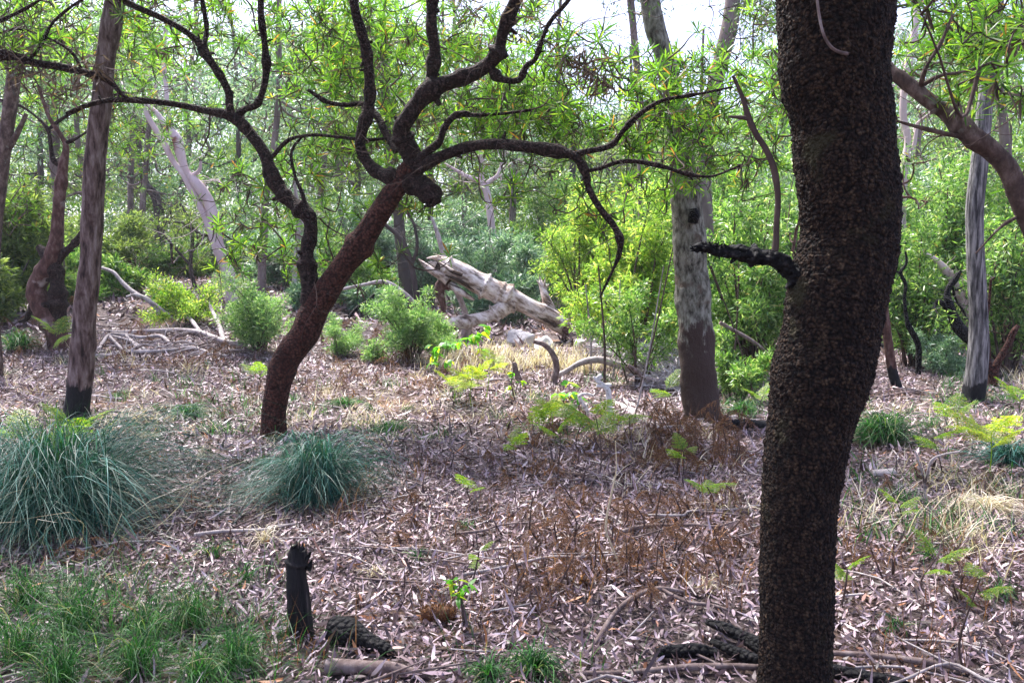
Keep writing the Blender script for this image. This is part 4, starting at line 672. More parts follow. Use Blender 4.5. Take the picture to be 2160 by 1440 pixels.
wood('dead_branch', 'white bent stick left of the bone like one', 'branch', [(1244, 880, 9), (1236, 862, 9), (1225, 845, 10), (1224, 834, 9), (1236, 830, 7), (1252, 834, 5)], M['bone'], Y=gp(1244, 880)[1], seg=12, rough=.2, k=20, seed=23)
wood('fallen_branch', 'thick grey brown branch lying below the bone like stick', 'branch', [(1296, 856, 14), (1320, 868, 17), (1345, 885, 17), (1370, 898, 15), (1392, 906, 9)], M['deadwood'], seg=14, seed=24)
wood('fallen_branch', 'whitish crooked branch right of the thick grey brown one', 'branch', [(1310, 842, 9), (1335, 862, 10), (1360, 878, 11), (1395, 884, 9), (1430, 888, 6)], M['deadwood'], seg=12, seed=25)
wood('fallen_branch', 'dark stub of branch leaning at the left of the mottled trunk', 'branch', [(1325, 770, 9), (1345, 784, 9), (1360, 800, 8)], M['stick'], Y=gp(1350, 830)[1], seg=12, seed=26)
wood('fallen_branch', 'brown stick slanting down between the mottled and the knobbly trunk', 'branch', [(1518, 680, 8), (1545, 695, 8), (1580, 715, 8), (1605, 732, 6), (1625, 750, 5)], M['stick'], Y=9.8, seg=10, seed=27)
wood('tree_stump', 'small brown forked stump sticking out of the straw', 'stump', [(1096, 812, 14), (1094, 798, 14), (1088, 784, 13), (1086, 772, 12), (1084, 764, 9)], M['stick'], Y=gp(1095, 812)[1], side=[[(1088, 785, 9), (1078, 786, 9), (1070, 784, 7)]], seg=14, rough=.2, seed=28)
wood('fallen_branch', 'thin dark stick left of the small forked stump', 'branch', [(1032, 795, 5), (1055, 795, 8), (1075, 798, 9), (1098, 806, 6)], M['stick'], seg=10, seed=29)
wood('fallen_branch', 'brown branch in the dry ferns right of the leaning banksia', 'branch', [(690, 800, 6), (730, 786, 8), (770, 776, 9), (805, 780, 7)], M['stick'], seg=10, seed=30)
wood('fallen_branch', 'pale branch in shade between the two right background trunks', 'branch', [(1905, 842, 6), (1950, 846, 7), (2000, 848, 6)], M['deadwood'], seg=10, seed=31)
wood('fallen_log', 'brown log lying behind the knobbly trunk base', 'log', [(1520, 905, 22), (1560, 905, 28), (1600, 908, 28), (1660, 912, 24)], M['banksia_far'], seg=16, seed=32)
wood('dead_branch', 'bleached thin angled stem standing in the litter on the right', 'branch', [(1953, 1062, 5), (1950, 1030, 5), (1956, 1000, 5), (1965, 970, 5), (1990, 958, 4), (2025, 952, 4)], M['deadwood'], Y=gp(1953, 1062)[1], side=[[(1953, 1030, 5), (1942, 985, 4), (1930, 950, 3)]], seg=8, seed=33)
rg = R(71)
for i in range(46):
    x, y = (rg.uniform(190, 520), rg.uniform(700, 768)) if i < 30 else (rg.uniform(1190, 1440), rg.uniform(845, 905)); g0 = gp(x, y); L = rg.uniform(.5, 1.6) * (1 if i < 30 else .5); a = rg.normal() * .6; lift = rg.uniform(.02, .22) * (1 if i < 30 else .5)
    P = np.array([g0 + np.array([math.cos(a), math.sin(a) * .8, 0]) * L * v + rg.normal(size=3) * L * .05 for v in np.linspace(-.5, .5, 6)]); P[:, 2] = np.maximum(gh(P[:, 0], P[:, 1]) + .02, P[:, 2] + lift * np.linspace(0, 1, 6)); rr = rg.uniform(.009, .02) * (1 if i < 30 else .7); mb = MB(); tube(mb, P, np.linspace(rr, rr * .35, 6), seg=8, n_per=4, rough=.15, k=20, seed=i)
    e = P[2] + nrm(rg.normal(size=3) + [0, 0, .5]) * L * .25; e[2] = max(e[2], P[2][2]); tube(mb, [P[2], (P[2] + e) / 2 + rg.normal(size=3) * .02, e], [rr * .6, rr * .5, rr * .2], seg=6, n_per=3, rough=.1)
    tag(mb.build('fallen_stick', M['deadwood'] if rg.random() < .65 else M['stick'], loc=P[2]), 'bleached stick tangled in the branch pile on the left slope' if i < 30 else 'grey stick in the tangle of dead wood left of the mottled trunk', 'stick', 'sticks of the left branch pile' if i < 30 else 'sticks of the right wood tangle')
def cone_thing():
    b = gp(925, 1312); rg = R(8); mb = MB(); P = np.array([b + [-.075, 0, .035], b + [-.03, 0, .04], b + [.03, 0, .038], b + [.075, 0, .03]]); tube(mb, P, [.018, .034, .034, .018], seg=16, rough=.1, k=60)
    c, _ = b, 0; k = 900; a = rg.uniform(0, 6.28, k); x = rg.uniform(-.08, .08, k); rr = .032 * np.sqrt(np.clip(1 - (x / .09) ** 2, .05, 1)); nn = np.stack([np.zeros(k), np.cos(a), np.sin(a)], 1)
    blades(mb, b + np.stack([x, rr * np.cos(a), rr * np.sin(a) + .038], 1), nn + rdir(rg, k) * .5, rdir(rg, k), .02, .003, .2)
    tag(mb.build('banksia_cone', M['fernbrown'], loc=b), 'fuzzy brown banksia cone lying in the litter right of the burnt stump', 'seed cone')
cone_thing()
def rock(label, x, y, w_, h_, seed, mat='rock', name='rock', Y=None):
    b = gp(x, y) if Y is None else at(x, y, Y); Y = b[1]; s = sc(Y); n, m_ = 26, 40; th = np.linspace(.02, math.pi - .02, n); ph = np.linspace(0, 2 * math.pi, m_, endpoint=False)
    V = np.stack([np.outer(np.sin(th), np.cos(ph)), np.outer(np.sin(th), np.sin(ph)), np.outer(np.cos(th), np.ones(m_))], -1).reshape(-1, 3)
    V = V * (1 + .2 * sn(V, 1.8, seed)[:, None]); V = V / np.maximum(1, np.max(np.abs(V @ nrm(R(seed).normal(size=(3, 9)).T).T), axis=1) / .72)[:, None]; V = V * (1 + .05 * sn(V, 7, seed + 1)[:, None]) * np.array([w_ * s * .5, w_ * s * .4, h_ * s * .62])
    V[:, 2] += h_ * s * .3; i = np.arange(n - 1)[:, None]; j = np.arange(m_)[None]; j2 = (j + 1) % m_
    mb = MB(); mb.add(V, np.stack([i * m_ + j, (i + 1) * m_ + j, (i + 1) * m_ + j2, i * m_ + j2], -1).reshape(-1, 4)); o = mb.build(name, M[mat]); o.location = b; o.rotation_euler[2] = seed
    return tag(o, label, 'rock')
rock('pale rounded boulder under the middle of the big log', 1098, 730, 82, 42, 3)
rock('pale flat topped boulder near the root end of the log', 1148, 745, 72, 46, 5)
rock('small whitish boulder under the yellow green bush', 1222, 735, 40, 28, 7)
rock('pale boulder half hidden in scrub left of the mottled trunk', 1305, 755, 55, 40, 8)
def fibre_pile(label, x, y, wpx, hpx, Y, seed):
    rg = R(seed); mb = MB(); b = at(x, y, Y); b[2] = max(b[2], float(gh(b[0], Y))); s = sc(Y); n = 900
    P = b + np.stack([rg.uniform(-.5, .5, n) * wpx * s, rg.normal(size=n) * .2, np.abs(rg.normal(size=n)) * hpx * s * .35], 1)
    blades(mb, P, rg.normal(size=(n, 3)) * [1, .6, .35], rdir(rg, n), rg.uniform(.15, .45, n), rg.uniform(.01, .035, n), rg.uniform(0, .8, n))
    tag(mb.build('bark_heap', M['fibre'], loc=b), label, 'bark heap')
fibre_pile('heap of pale shredded bark below the yellow green bush', 1385, 765, 130, 50, 11.6, 3)
fibre_pile('small heap of white shredded bark under the dull green bush', 1300, 740, 70, 34, 12.4, 4)
fibre_pile('pale stringy bark heap right of the long fallen limb', 1440, 812, 130, 34, 10.4, 5)

# ------------------------------------------------------------------ tussocks and grass
def tussock(label, x, y, r_px, n, seed, mat='tussock', Lk=1.0, name='grass_tussock', group=None, shoots=0, W=.006, up=.25, cat='grass'):
    b = gp(x, y); Y = b[1]; R0 = r_px * sc(Y); rg = R(seed); a = rg.uniform(0, 2 * math.pi, n); L = R0 * rg.uniform(.75, 1.45, n) * Lk
    root = empty(name, b, label, cat, group) if shoots else None; mb = MB(); K = 8; t = np.linspace(0, 1, K)[None, :, None]
    Rr = (L * rg.uniform(.5, 1, n))[:, None]; H = (R0 * rg.uniform(.1, .62, n) * (.45 + up))[:, None]; t2 = t[..., 0]
    lop = (1 + .28 * np.sin(a * 2 + seed) + .16 * np.sin(a * 5 + seed * 2))[:, None]; Rr = Rr * lop; H = H * (1 + .25 * np.sin(a * 3 + seed))[:, None]; tw_ = rg.normal(size=n)[:, None] * .25; rr = Rr * t2 ** rg.uniform(1.0, 1.6, n)[:, None]; zz = H * np.sin(np.pi * np.minimum(t2 * rg.uniform(.78, 1.0, n)[:, None], 1)) ** .8
    aa = a[:, None] + tw_ * t2; c0 = b + rg.normal(size=(n, 3)) * [.07 * R0 / .5, .07 * R0 / .5, 0]
    X = c0[:, :1] + rr * np.cos(aa); Yy = c0[:, 1:2] + rr * np.sin(aa); Z = np.maximum(gh(X, Yy) + .012, b[2] + zz + R0 * .05)
    Z = np.maximum(gh(X, Yy) + .012 + .015 * np.abs(np.sin(X * 91)), Z); Pc = np.stack([X, Yy, Z], -1); T = nrm(np.gradient(Pc, axis=1)); Sd = nrm(np.cross(T, np.array([0, 0, 1.])) + rg.normal(size=(n, 1, 3)) * .35)
    wd = (rg.uniform(.6, 1.3, n) * W)[:, None, None] * (.95 - .85 * t ** 2) * .5; V = np.stack([Pc - Sd * wd, Pc + Sd * wd], 2).reshape(-1, 3); bb = (np.arange(n) * 2 * K)[:, None] + 2 * np.arange(K - 1)[None]; bb = bb.ravel()
    mb.add(V, np.stack([bb, bb + 1, bb + 3, bb + 2], 1))
    if root:
        mb.build('blades', M[mat], root, loc=b); mb = MB(); kd = 320; a = rg.uniform(0, 6.28, kd); q = b + np.stack([np.cos(a), np.sin(a), np.zeros(kd)], 1) * (R0 * rg.uniform(.05, .75, kd))[:, None]; q[:, 2] = gh(q[:, 0], q[:, 1]) + .01; blades(mb, q, np.stack([np.cos(a), np.sin(a), rg.uniform(.1, 1.1, kd)], 1) + rg.normal(size=(kd, 3)) * .3, np.array([[0, 0, 1.]]) + rg.normal(size=(kd, 3)) * .4, R0 * rg.uniform(.25, .8, kd), W, rg.uniform(.3, 1, kd), prof=[(v, .9 - .8 * v ** 2) for v in (0, .3, .6, 1)]); mb.build('dead_blades', M['straw'], root, loc=b); mb = MB(); a = rg.uniform(0, 6.28, shoots); d = np.stack([np.cos(a) * .25, np.sin(a) * .25, np.ones(shoots)], 1)
        blades(mb, b + rg.normal(size=(shoots, 3)) * [.04, .04, .01] + [0, 0, R0 * .3], d + rg.normal(size=(shoots, 3)) * .12, rdir(rg, shoots), R0 * rg.uniform(.25, .6, shoots), W * .9, .25); mb.build('shoots', M['grass'], root, loc=b)
        return root
    return tag(mb.build(name, M[mat], loc=b), label, cat, group)
tussock('large arching blue green grass tussock filling the left foreground', 125, 1120, 340, 3400, 301, shoots=170, W=.0048, up=.5)
tussock('rounded blue green grass tussock left of centre with bright upright shoots', 668, 1062, 158, 2300, 302, shoots=130, W=.0048, up=.85)
tussock('green sedge tussock right behind the knobbly trunk', 1860, 935, 95, 700, 303, mat='grass', W=.01, up=.5)
tussock('blue green sedge tussock at the right edge behind the lime fern', 2130, 980, 80, 500, 304, W=.009, up=.4)
tussock('loose pale tussock right of the bleached angled stem', 2085, 1085, 85, 420, 305, mat='straw', W=.005)
tussock('small green grass clump on the left open litter', 398, 885, 60, 420, 306, mat='grass', W=.009, up=.3)
tussock('round green grass clump in the middle ground', 822, 915, 50, 420, 307, mat='grass', W=.008, up=.3)
tussock('grass clump left of the knobbly trunk by the brown log', 1565, 880, 60, 300, 308, mat='grass', W=.008, up=.4)
tussock('green grass clump in front of the mottled trunk', 730, 860, 45, 220, 309, mat='grass', W=.008)
tussock('grass clump at the far left under the twisted banksia', 40, 740, 60, 260, 310, mat='grass', W=.012, up=.6)
tussock('leafy sedge clump at the bottom centre', 1125, 1425, 85, 260, 311, mat='grass', W=.006, up=.6)
tussock('thin sedge clump left of the bottom centre one', 1030, 1440, 75, 180, 312, mat='grass', W=.005, up=.5)
for i, (x, y, r_) in enumerate([(300, 930, 35), (470, 885, 38), (620, 850, 30), (600, 905, 30), (780, 870, 28), (560, 990, 40), (430, 970, 40), (900, 930, 26), (330, 870, 28), (240, 985, 40), (1640, 1000, 40), (1960, 905, 45), (2060, 920, 40), (1900, 1060, 50), (2140, 1060, 60), (2030, 1130, 55), (1960, 1180, 50), (860, 870, 25), (690, 835, 25), (1180, 940, 24), (250, 840, 26), (560, 1150, 60), (520, 1230, 70), (450, 1180, 60), (790, 1220, 40), (880, 1180, 34), (985, 1120, 30), (1490, 1250, 46), (2110, 1260, 60), (1890, 1330, 50)]):
    tussock('thin scattered tuft of fine grass growing through the leaf litter', x, y, r_ * 1.1, 60, 330 + i, mat='grass' if i % 3 else 'straw', W=.005, up=.5, name='grass_tuft', group='grass tufts in the leaf litter')
def scatter_grass(name, label, poly, n, Lr, W, mat, seed, up=.6, bend=(.2, .9)):
    """blades scattered over picture boxes (x0, y0, x1, y1, weight) on the ground"""
    rg = R(seed); P = []
    tot = sum(p[4] for p in poly)
    for x0, y0, x1, y1, wt in poly:
        k = int(n * wt / tot); kc = max(2, k // 34)
        c0 = np.array([gp(a, b) for a, b in zip(rg.uniform(x0, x1, kc), rg.uniform(y0, y1, kc))]); q = c0[rg.integers(0, kc, k)] + rg.normal(size=(k, 3)) * [.09, .09, 0]; P.append(q)
    P = np.vstack(P); P[:, 2] = gh(P[:, 0], P[:, 1]) - .01; n = len(P); a = rg.uniform(0, 6.28, n); el = rg.uniform(up, 1.5, n)
    d = np.stack([np.cos(a) * np.cos(el), np.sin(a) * np.cos(el), np.sin(el)], 1); nn = np.cross(np.stack([-np.sin(a), np.cos(a), np.zeros(n)], 1), d); nn[nn[:, 2] < 0] *= -1
    mb = MB(); blades(mb, P, d, nn + rg.normal(size=(n, 3)) * .2, rg.uniform(Lr[0], Lr[1], n), rg.uniform(.6, 1.3, n) * W, rg.uniform(*bend, n), prof=((0, .8), (.3, 1), (.65, .7), (1, .05)))
    tag(mb.build(name, M[mat]), label, 'grass', None, 'stuff')
scatter_grass('green_grass', 'fine arching green grass covering the lower left corner', [(0, 1330, 560, 1470, 4), (150, 1200, 600, 1400, 4), (-30, 1200, 250, 1440, 3), (560, 1380, 720, 1450, .4), (950, 1400, 1250, 1450, .5)], 1500, (.12, .34), .0036, 'grass', 401, up=.35)
scatter_grass('dry_grass', 'pale dry straw grass standing in the sunlit clearing', [(1000, 745, 1260, 790, 5), (960, 735, 1180, 775, 3), (1180, 760, 1330, 800, 1.5), (2120, 800, 2200, 830, 1), (880, 760, 1000, 790, 1)], 2300, (.10, .36), .011, 'straw', 402, up=.9, bend=(.05, .5))
for i, (x, y, r_, l) in enumerate([(40, 1400, 130, 'filling the bottom left corner of the picture'), (165, 1340, 120, 'right of the corner clump, below the large tussock'), (290, 1430, 115, 'at the bottom edge, midway between corner and charred log'), (400, 1330, 100, 'left of the burnt stump'), (500, 1420, 95, 'below left of the burnt stump'), (60, 1290, 95, 'under the left side of the large tussock'), (130, 1455, 110, 'cut by the bottom edge near the corner'), (420, 1455, 90, 'cut by the bottom edge left of the flaking bark log'), (310, 1345, 85, 'in the middle of the lower left grass')]):
    tussock('drooping dark green grass clump ' + l, x, y, r_ * 1.15, 250, 360 + i, mat='grass', W=.0036, up=.85, name='grass_clump', group='green grass clumps in the lower left corner')
scatter_grass('mixed_grass', 'sparse mixed grass threading the middle ground litter', [(0, 760, 700, 960, 4), (700, 800, 1300, 940, 2), (1800, 860, 2160, 1150, 3), (1500, 840, 1620, 900, .7), (1980, 800, 2160, 860, 2)], 5200, (.08, .3), .007, 'grass', 403, up=.5)
scatter_grass('pale_grass', 'pale dead grass stems scattered through the litter', [(0, 740, 700, 960, 3), (700, 780, 1300, 940, 3), (1800, 860, 2160, 1200, 3), (1300, 900, 1600, 1100, 1)], 4200, (.08, .35), .006, 'straw', 404, up=.3)

scatter_grass('dry_stems', 'thin dry brown stems standing through the litter', [(700, 880, 1600, 1300, 5), (1780, 900, 2160, 1400, 3), (200, 760, 700, 900, 2), (600, 1000, 1100, 1440, 1)], 1500, (.08, .34), .0032, 'fernbrown', 405, up=.9, bend=(0, .4))
scatter_grass('dead_fern_litter', 'rust coloured crumpled bracken matted over the middle ground', [(560, 720, 1000, 860, 4), (240, 690, 560, 790, 2), (1000, 840, 1560, 1010, 4), (0, 650, 140, 760, 1), (1080, 1060, 1560, 1240, 2)], 5200, (.05, .16), .014, 'fernbrown', 406, up=.1, bend=(.2, 1.2))
# ------------------------------------------------------------------ bracken
def frond_mesh(name, mat, seed, dead=False):
    rg = R(seed); mb = MB(); n = 15; L = 1.0
    t = np.linspace(0, 1, 9); arch = (-.25 if not dead else -.75) * t ** 2; rach = np.stack([t * .9, np.zeros(9), arch + t * (.1 if dead else .25)], 1); tube(mb, rach, np.linspace(.008, .002, 9), seg=4, n_per=1, rough=0, capend=False)
    for i in range(n):
        u = .12 + .86 * i / n; c = np.array([np.interp(u, t, rach[:, q]) for q in range(3)]); pl = .42 * (1 - u) ** .75 * (.75 + .5 * min(u * 4, 1) * .5) + .02
        for s in (-1, 1):
            d = nrm(np.array([.55, s, -.1 if not dead else -.9]) + rg.normal(size=3) * (.1 if not dead else .35)); k = max(3, int(pl / .026)); w_ = np.linspace(.04, 1, k)
            pp = c + d * (w_ * pl)[:, None] + np.array([0, 0, -.12 if not dead else -.4]) * (w_ ** 2 * pl)[:, None]
            for s2 in (-1, 1):
                e = nrm(np.array([.6, 0, 0]) * s2 + np.cross(d, [0, 0, 1]) * 0 + d * .45 + rg.normal(size=(k, 3)) * (.12 if not dead else .6)); rhombs(mb, pp, e, np.array([[0, 0, 1.]]) + rg.normal(size=(k, 3)) * (.15 if not dead else .8), (.085 * (1 - .75 * w_) * (1 - u * .6) + .012) * (1 if not dead else .7), .024 if not dead else .018)
    o = mb.build(name, M[mat]); me = o.data; bpy.data.objects.remove(o); return me
FR = {'fern': [frond_mesh('frond', 'fern', 1), frond_mesh('frond', 'fern', 2)], 'lime': [frond_mesh('frond', 'fernlime', 3)], 'brown': [frond_mesh('frond', 'fernbrown', 4, True), frond_mesh('frond', 'fernbrown', 5, True), frond_mesh('frond', 'fernbrown', 6, True)]}
def fern(kind, label, x, y, hpx, spx, seed, group=None, nf=3, Y=None):
    """stipe as one part, each frond a part"""
    b = gp(x, y); Y = b[1]; s = sc(Y); rg = R(seed); h = hpx * s; root = empty('bracken_fern', b, label, 'fern', group)
    mb = MB(); tp = b + np.array([rg.normal() * .06, rg.normal() * .06, h]); tube(mb, [b - [0, 0, .03], (b + tp) / 2 + rg.normal(size=3) * .02, tp], [.005, .0045, .003], seg=5, n_per=4, rough=0, capend=False)
    mb.build('stipe', M['twig'] if kind != 'lime' else M['fernlime'], root, loc=b); a0 = rg.uniform(0, 6.28)
    for i in range(nf):
        o = bpy.data.objects.new('frond', FR[kind][rg.integers(len(FR[kind]))]); COL.objects.link(o); o.parent = root
        u = .55 + .45 * (i + 1) / nf if kind != 'brown' else .5 + .5 * (i + 1) / nf; o.location = (tp - b) * u; z = spx * s * rg.uniform(.8, 1.15); o.scale = (z, z, z)
        o.rotation_euler = (rg.normal() * .2, rg.uniform(-.85, -.05) if kind != 'brown' else rg.uniform(-.2, .5), a0 + i * 6.28 / nf + rg.normal() * .4)
for i, (k, x, y, h, s, l) in enumerate([
    ('fern', 150, 990, 95, 100, 'spreading green bracken at the charred foot of the straight trunk'), ('fern', 60, 1000, 85, 110, 'green bracken at the left edge above the large tussock'), ('fern', 205, 985, 70, 70, 'smaller green bracken right of the charred foot'),
    ('lime', 995, 862, 70, 80, 'bright lime bracken in the middle clearing'), ('lime', 955, 850, 45, 60, 'low lime bracken left of the brightest one'), ('lime', 1022, 850, 85, 60, 'tall lime bracken frond beside the straw grass'),
    ('fern', 1175, 1010, 130, 95, 'thin stemmed green bracken left of the dark crooked branch'), ('fern', 1265, 1018, 140, 105, 'olive bracken standing over the dark crooked branch'), ('fern', 1130, 935, 60, 80, 'low green bracken at centre right'), ('fern', 1330, 940, 60, 80, 'green bracken below the long fallen limb'),
    ('fern', 1215, 960, 70, 75, 'green bracken between the white bent stick and the dark crooked branch'), ('fern', 1090, 985, 55, 60, 'small green bracken left of the thin stemmed ones'), ('lime', 1165, 900, 45, 55, 'small lime bracken below the broad leaved seedling'), ('fern', 1440, 1010, 60, 65, 'green bracken sprig among the dead fern in front of the mottled trunk'), ('fern', 1905, 1120, 60, 60, 'green bracken sprig left of the loose pale tussock'), ('fern', 1000, 1065, 50, 55, 'small orange tipped bracken in the middle litter'), ('fern', 975, 1290, 130, 40, 'single small yellowing fern sprig near the banksia cone'), ('fern', 1500, 1080, 55, 80, 'green and orange bracken left of the knobbly trunk'),
    ('fern', 1990, 1010, 85, 85, 'lime tinged flat bracken on the right, nearer the trunk'), ('lime', 2085, 1010, 100, 110, 'lime bracken spreading flat at the right edge'), ('fern', 1770, 1290, 100, 85, 'green bracken fronds poking out from behind the knobbly trunk base'), ('fern', 1960, 1260, 90, 100, 'green bracken with orange tips in the right foreground'), ('fern', 2045, 1420, 220, 75, 'tall thin stemmed bracken at the bottom right'),
    ('fern', 1600, 880, 50, 70, 'green bracken hugging the left side of the knobbly trunk'), ('fern', 545, 830, 45, 60, 'yellow green bracken left of the leaning banksia foot'), ('fern', 130, 760, 60, 70, 'green bracken under the twisted banksia'), ('fern', 1420, 880, 60, 60, 'green bracken at the left of the mottled trunk foot'), ('fern', 2010, 920, 55, 70, 'green bracken at the ironbark foot'), ('fern', 2150, 890, 55, 90, 'green bracken at the right edge under the V shaped stem')]):
    fern(k, l, x, y, h, s, 500 + i, nf=3 if k != 'lime' else 5)
rg = R(640); spots = []
for x0, y0, x1, y1, n, h, s in [(1080, 1100, 1380, 1300, 30, 80, 66), (820, 1060, 1000, 1180, 8, 44, 60), (1380, 900, 1560, 1010, 30, 75, 66), (1380, 1040, 1600, 1230, 18, 64, 62), (1000, 960, 1400, 1080, 14, 50, 50), (1100, 900, 1300, 960, 10, 45, 45), (560, 700, 1000, 860, 34, 38, 45), (240, 680, 560, 800, 16, 32, 40), (1780, 1000, 2150, 1280, 15, 60, 55), (20, 640, 200, 800, 12, 32, 45), (1240, 880, 1420, 1000, 9, 50, 45), (60, 1200, 260, 1330, 4, 70, 50), (250, 820, 560, 900, 6, 30, 36)]:
    for i in range(n): spots.append((rg.uniform(x0, x1), rg.uniform(y0, y1), h * rg.uniform(.6, 1.2), s * rg.uniform(.7, 1.2)))
for i, (x, y, h, s) in enumerate(spots): fern('brown', 'dead brown bracken with drooping curled fronds in the litter', x, y, h, s, 700 + i, 'dead brown bracken plants', nf=2 + i % 2)

# ------------------------------------------------------------------ broad leaved saplings and bare stems
def sapling(label, x, y, hpx, wpx, seed, n=40, L=.13, W=.07, mat='broad'):
    b = gp(x, y); Y = b[1]; s = sc(Y); rg = R(seed); root = empty('sapling', b, label, 'sapling'); h = hpx * s; r = wpx * s / 2; st = MB(); tp = b + [rg.normal() * .05, 0, h]; tube(st, [b - [0, 0, .03], (b + tp) / 2 + rg.normal(size=3) * .03, tp], [.01, .007, .004], seg=6, rough=0)
    P = []
    for i in range(max(4, n // 7)):
        u = rg.uniform(.35, 1); a = rg.uniform(0, 6.28); e = b + (tp - b) * u; q = e + np.array([math.cos(a) * r, math.sin(a) * r, .08]) * rg.uniform(.4, 1); tube(st, curve_pts(e, q, rg, .1), np.linspace(.004, .002, 5), seg=4, n_per=1, rough=0); P += [e * (1 - v) + q * v for v in rg.uniform(.4, 1.05, 7)]
    st.build('stem', M['twig'], root, loc=b); P = np.array(P); k = len(P); lf = MB(); blades(lf, P, rg.normal(size=(k, 3)) * [1, 1, .4] - [0, 0, .35], np.array([[0, 0, 1.]]) + rg.normal(size=(k, 3)) * .4, rg.uniform(.7, 1.2, k) * L, rg.uniform(.7, 1.1, k) * W, rg.uniform(0, .5, k), prof=((0, .1), (.25, .9), (.6, .85), (1, .05)), fold=.1); lf.build('foliage', M[mat], root, loc=b)
sapling('bright green broad leaved sapling left of the straw grass', 940, 800, 80, 90, 1, 60)
sapling('bright green broad leaved sapling under the log limb', 1018, 770, 85, 70, 2, 42, .16, .08)
sapling('low broad leaved seedling beside the small forked stump', 1195, 862, 50, 90, 3, 30)
sapling('thin green stemmed seedling with a few leaves near the banksia cone', 983, 1335, 100, 60, 4, 10, .06, .02)
sapling('dark leaved sapling in front of the dull green bush', 1090, 850, 70, 60, 5, 26, .09, .03)
for i, (x, y, xt, yt, wd, l) in enumerate([(1275, 820, 1262, 560, 6, 'dark slim stem through the yellow green bush, leftmost'), (1292, 800, 1308, 590, 5, 'pale slim stem through the yellow green bush'), (1345, 830, 1420, 520, 5, 'slim stem slanting right through the bush beside the mottled trunk'), (1335, 890, 1400, 560, 4, 'thin whitish vine stem slanting up right below the bush'), (1245, 790, 1235, 600, 6, 'grey slim stem at the left of the yellow green bush'), (1690, 700, 1685, 450, 6, 'reddish slim stem hugging the left of the knobbly trunk'), (1598, 860, 1500, 560, 4, 'thin dark stem leaning left in the scrub'), (1540, 820, 1560, 520, 5, 'thin upright stem in the scrub right of the mottled trunk')]):
    Y = gp(x, y)[1]; P, r = pxs([(x, y, wd), (x * .6 + xt * .4 + 5, y * .6 + yt * .4, wd * .8), (xt, yt, wd * .5)], Y); P[0][2] = gh(P[0][0], Y) - .03; mb = MB(); tube(mb, P, r, seg=7, n_per=8, rough=.05); tag(mb.build('bare_stem', M['deadwood'] if 'hit' in l or 'pale' in l or 'grey' in l else M['twig'], loc=P[0]), l, 'stem')
P, r = pxs([(1315, 1210, 4), (1290, 1150, 5), (1278, 1110, 5), (1290, 1040, 4), (1300, 990, 3), (1298, 930, 2)], gp(1315, 1215)[1]); mb = MB(); tube(mb, P, r, seg=6, rough=.05); tag(mb.build('bare_stem', M['straw'], loc=P[0]), 'pale yellow curving stem rising between the brown ferns', 'stem')

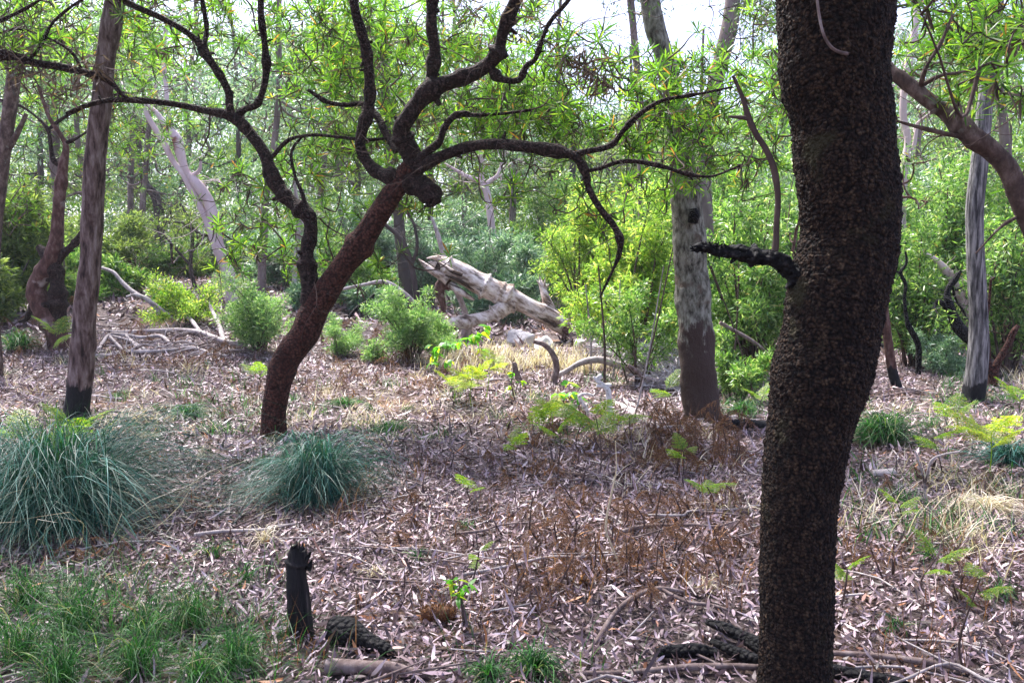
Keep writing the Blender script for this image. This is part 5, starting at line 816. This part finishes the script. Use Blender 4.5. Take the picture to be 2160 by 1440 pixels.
# ------------------------------------------------------------------ leaf litter and small twigs on the ground
def litter():
    rg = R(12)
    def field(n, y0, y1, L, W, seed, prof, name, label, lift):
        rg = R(seed); y = np.sqrt(rg.uniform(y0 ** 2, y1 ** 2, n)); x = rg.uniform(-1, 1, n) * (y * .72 + .6)
        keep = sn(np.stack([x, y, 0 * x], 1), 2.2, 17, 2) > rg.uniform(-1.3, .1, n) - (.3 if y0 < 5 else 0); x, y = x[keep], y[keep]; n = len(x)
        a = rg.uniform(0, 6.28, n); d = np.stack([np.cos(a), np.sin(a), rg.normal(size=n) * .28], 1); nn = np.stack([rg.normal(size=n) * .6, rg.normal(size=n) * .6, np.ones(n)], 1)
        P = np.stack([x, y, gh(x, y) + rg.uniform(.002, lift, n)], 1); mb = MB()
        blades(mb, P, d, nn, L * np.exp(rg.normal(size=n) * .33 - .05), rg.uniform(.5, 1.5, n) * W, rg.normal(size=n) * .55, prof=prof, fold=.12)
        tag(mb.build(name, M['litter']), label, 'leaf litter', None, 'stuff')
    p4 = ((0, .2), (.3, .9), (.7, .85), (1, .08)); p3 = ((0, .3), (.5, 1), (1, .1))
    field(60000, 2.1, 6.2, .058, .012, 21, p4, 'leaf_litter', 'deep pinkish brown fallen leaves covering the foreground', .035)
    field(70000, 2.1, 7.5, .032, .008, 24, p3, 'leaf_litter', 'fine broken leaf fragments between the foreground leaves', .03)
    field(1300, 2.1, 9, .13, .015, 25, p4, 'bark_litter', 'long strips of shed bark among the fallen leaves', .045)
    field(100000, 6.0, 14, .08, .019, 22, p3, 'leaf_litter', 'pale fallen leaves covering the middle ground', .04)
    field(40000, 13.5, 26, .14, .05, 23, p3, 'leaf_litter', 'fallen leaves on the far slopes under the scrub', .05)
    rg = R(30); n = 2600; y = np.sqrt(rg.uniform(2.2 ** 2, 15 ** 2, n)); x = rg.uniform(-1, 1, n) * (y * .7 + .4); mb = MB()
    for i in range(n):
        a = rg.uniform(0, 6.28); L = rg.uniform(.08, .45) * (1 + y[i] / 14); d = np.array([math.cos(a), math.sin(a), 0]); p0 = np.array([x[i], y[i], 0]); q = np.array([p0 - d * L / 2, p0 + rg.normal(size=3) * L * .08, p0 + d * L / 2]); q[:, 2] = gh(q[:, 0], q[:, 1]) + rg.uniform(.01, .05, 3); rr = rg.uniform(.0015, .005) * (1 + y[i] / 14)
        tube(mb, q, [rr, rr, rr * .5], seg=4, n_per=2, rough=0, capend=False, m=int(rg.random() < .45))
    tag(mb.build('twig_litter', [M['stick'], M['deadwood']]), 'fine broken twigs strewn through the fallen leaves', 'twigs', None, 'stuff')
litter()
rg = R(88)
for i in range(60):
    y = rg.uniform(2.6, 13) if i < 34 else rg.uniform(7, 14); x = rg.uniform(-1, 1) * y * .62; a = rg.uniform(-.8, .8) + (math.pi if rg.random() < .5 else 0); L = rg.uniform(.3, .9) * (1 + y / 16); d = np.array([math.cos(a), math.sin(a), 0]); P = [np.array([x, y, 0]) + d * L * t + rg.normal(size=3) * L * .05 for t in np.linspace(-.5, .5, 6)]
    P = np.array(P); P[:, 2] = gh(P[:, 0], P[:, 1]) + .02 + rg.uniform(0, .03); mb = MB(); rr = rg.uniform(.005, .012) * (1 + y / 16); tube(mb, P, np.linspace(rr, rr * .4, 6), seg=8, n_per=4, rough=.15, k=30, seed=i)
    e = P[3] + nrm(d + rg.normal(size=3) * .8) * L * .25; e[2] = P[3][2] + .03; tube(mb, [P[3], e], [rr * .6, rr * .25], seg=6, n_per=3, rough=.1); tag(mb.build('fallen_stick', M['deadwood'] if i % 3 == 0 else M['stick'], loc=P[2]), 'small fallen stick lying on the leaf litter', 'stick', 'small sticks on the leaf litter')

# ------------------------------------------------------------------ forest air
def haze():
    m, t = node_mat('forest_haze'); v = t.nodes.new("ShaderNodeVolumePrincipled"); v.inputs['Color'].default_value = (.86, .93, 1, 1); v.inputs['Density'].default_value = HAZE; v.inputs['Anisotropy'].default_value = .3
    o = t.nodes.new("ShaderNodeOutputMaterial"); t.links.new(v.outputs[0], o.inputs['Volume'])
    bpy.ops.mesh.primitive_cube_add(size=1, location=(0, 60, 11)); c = bpy.context.object; c.name = 'haze'; c.scale = (340, 420, 28); c.data.materials.append(m); tag(c, kind='stuff', label='pale bluish air between the far trees', cat='haze')
HAZE = .0006
if HAZE: haze()
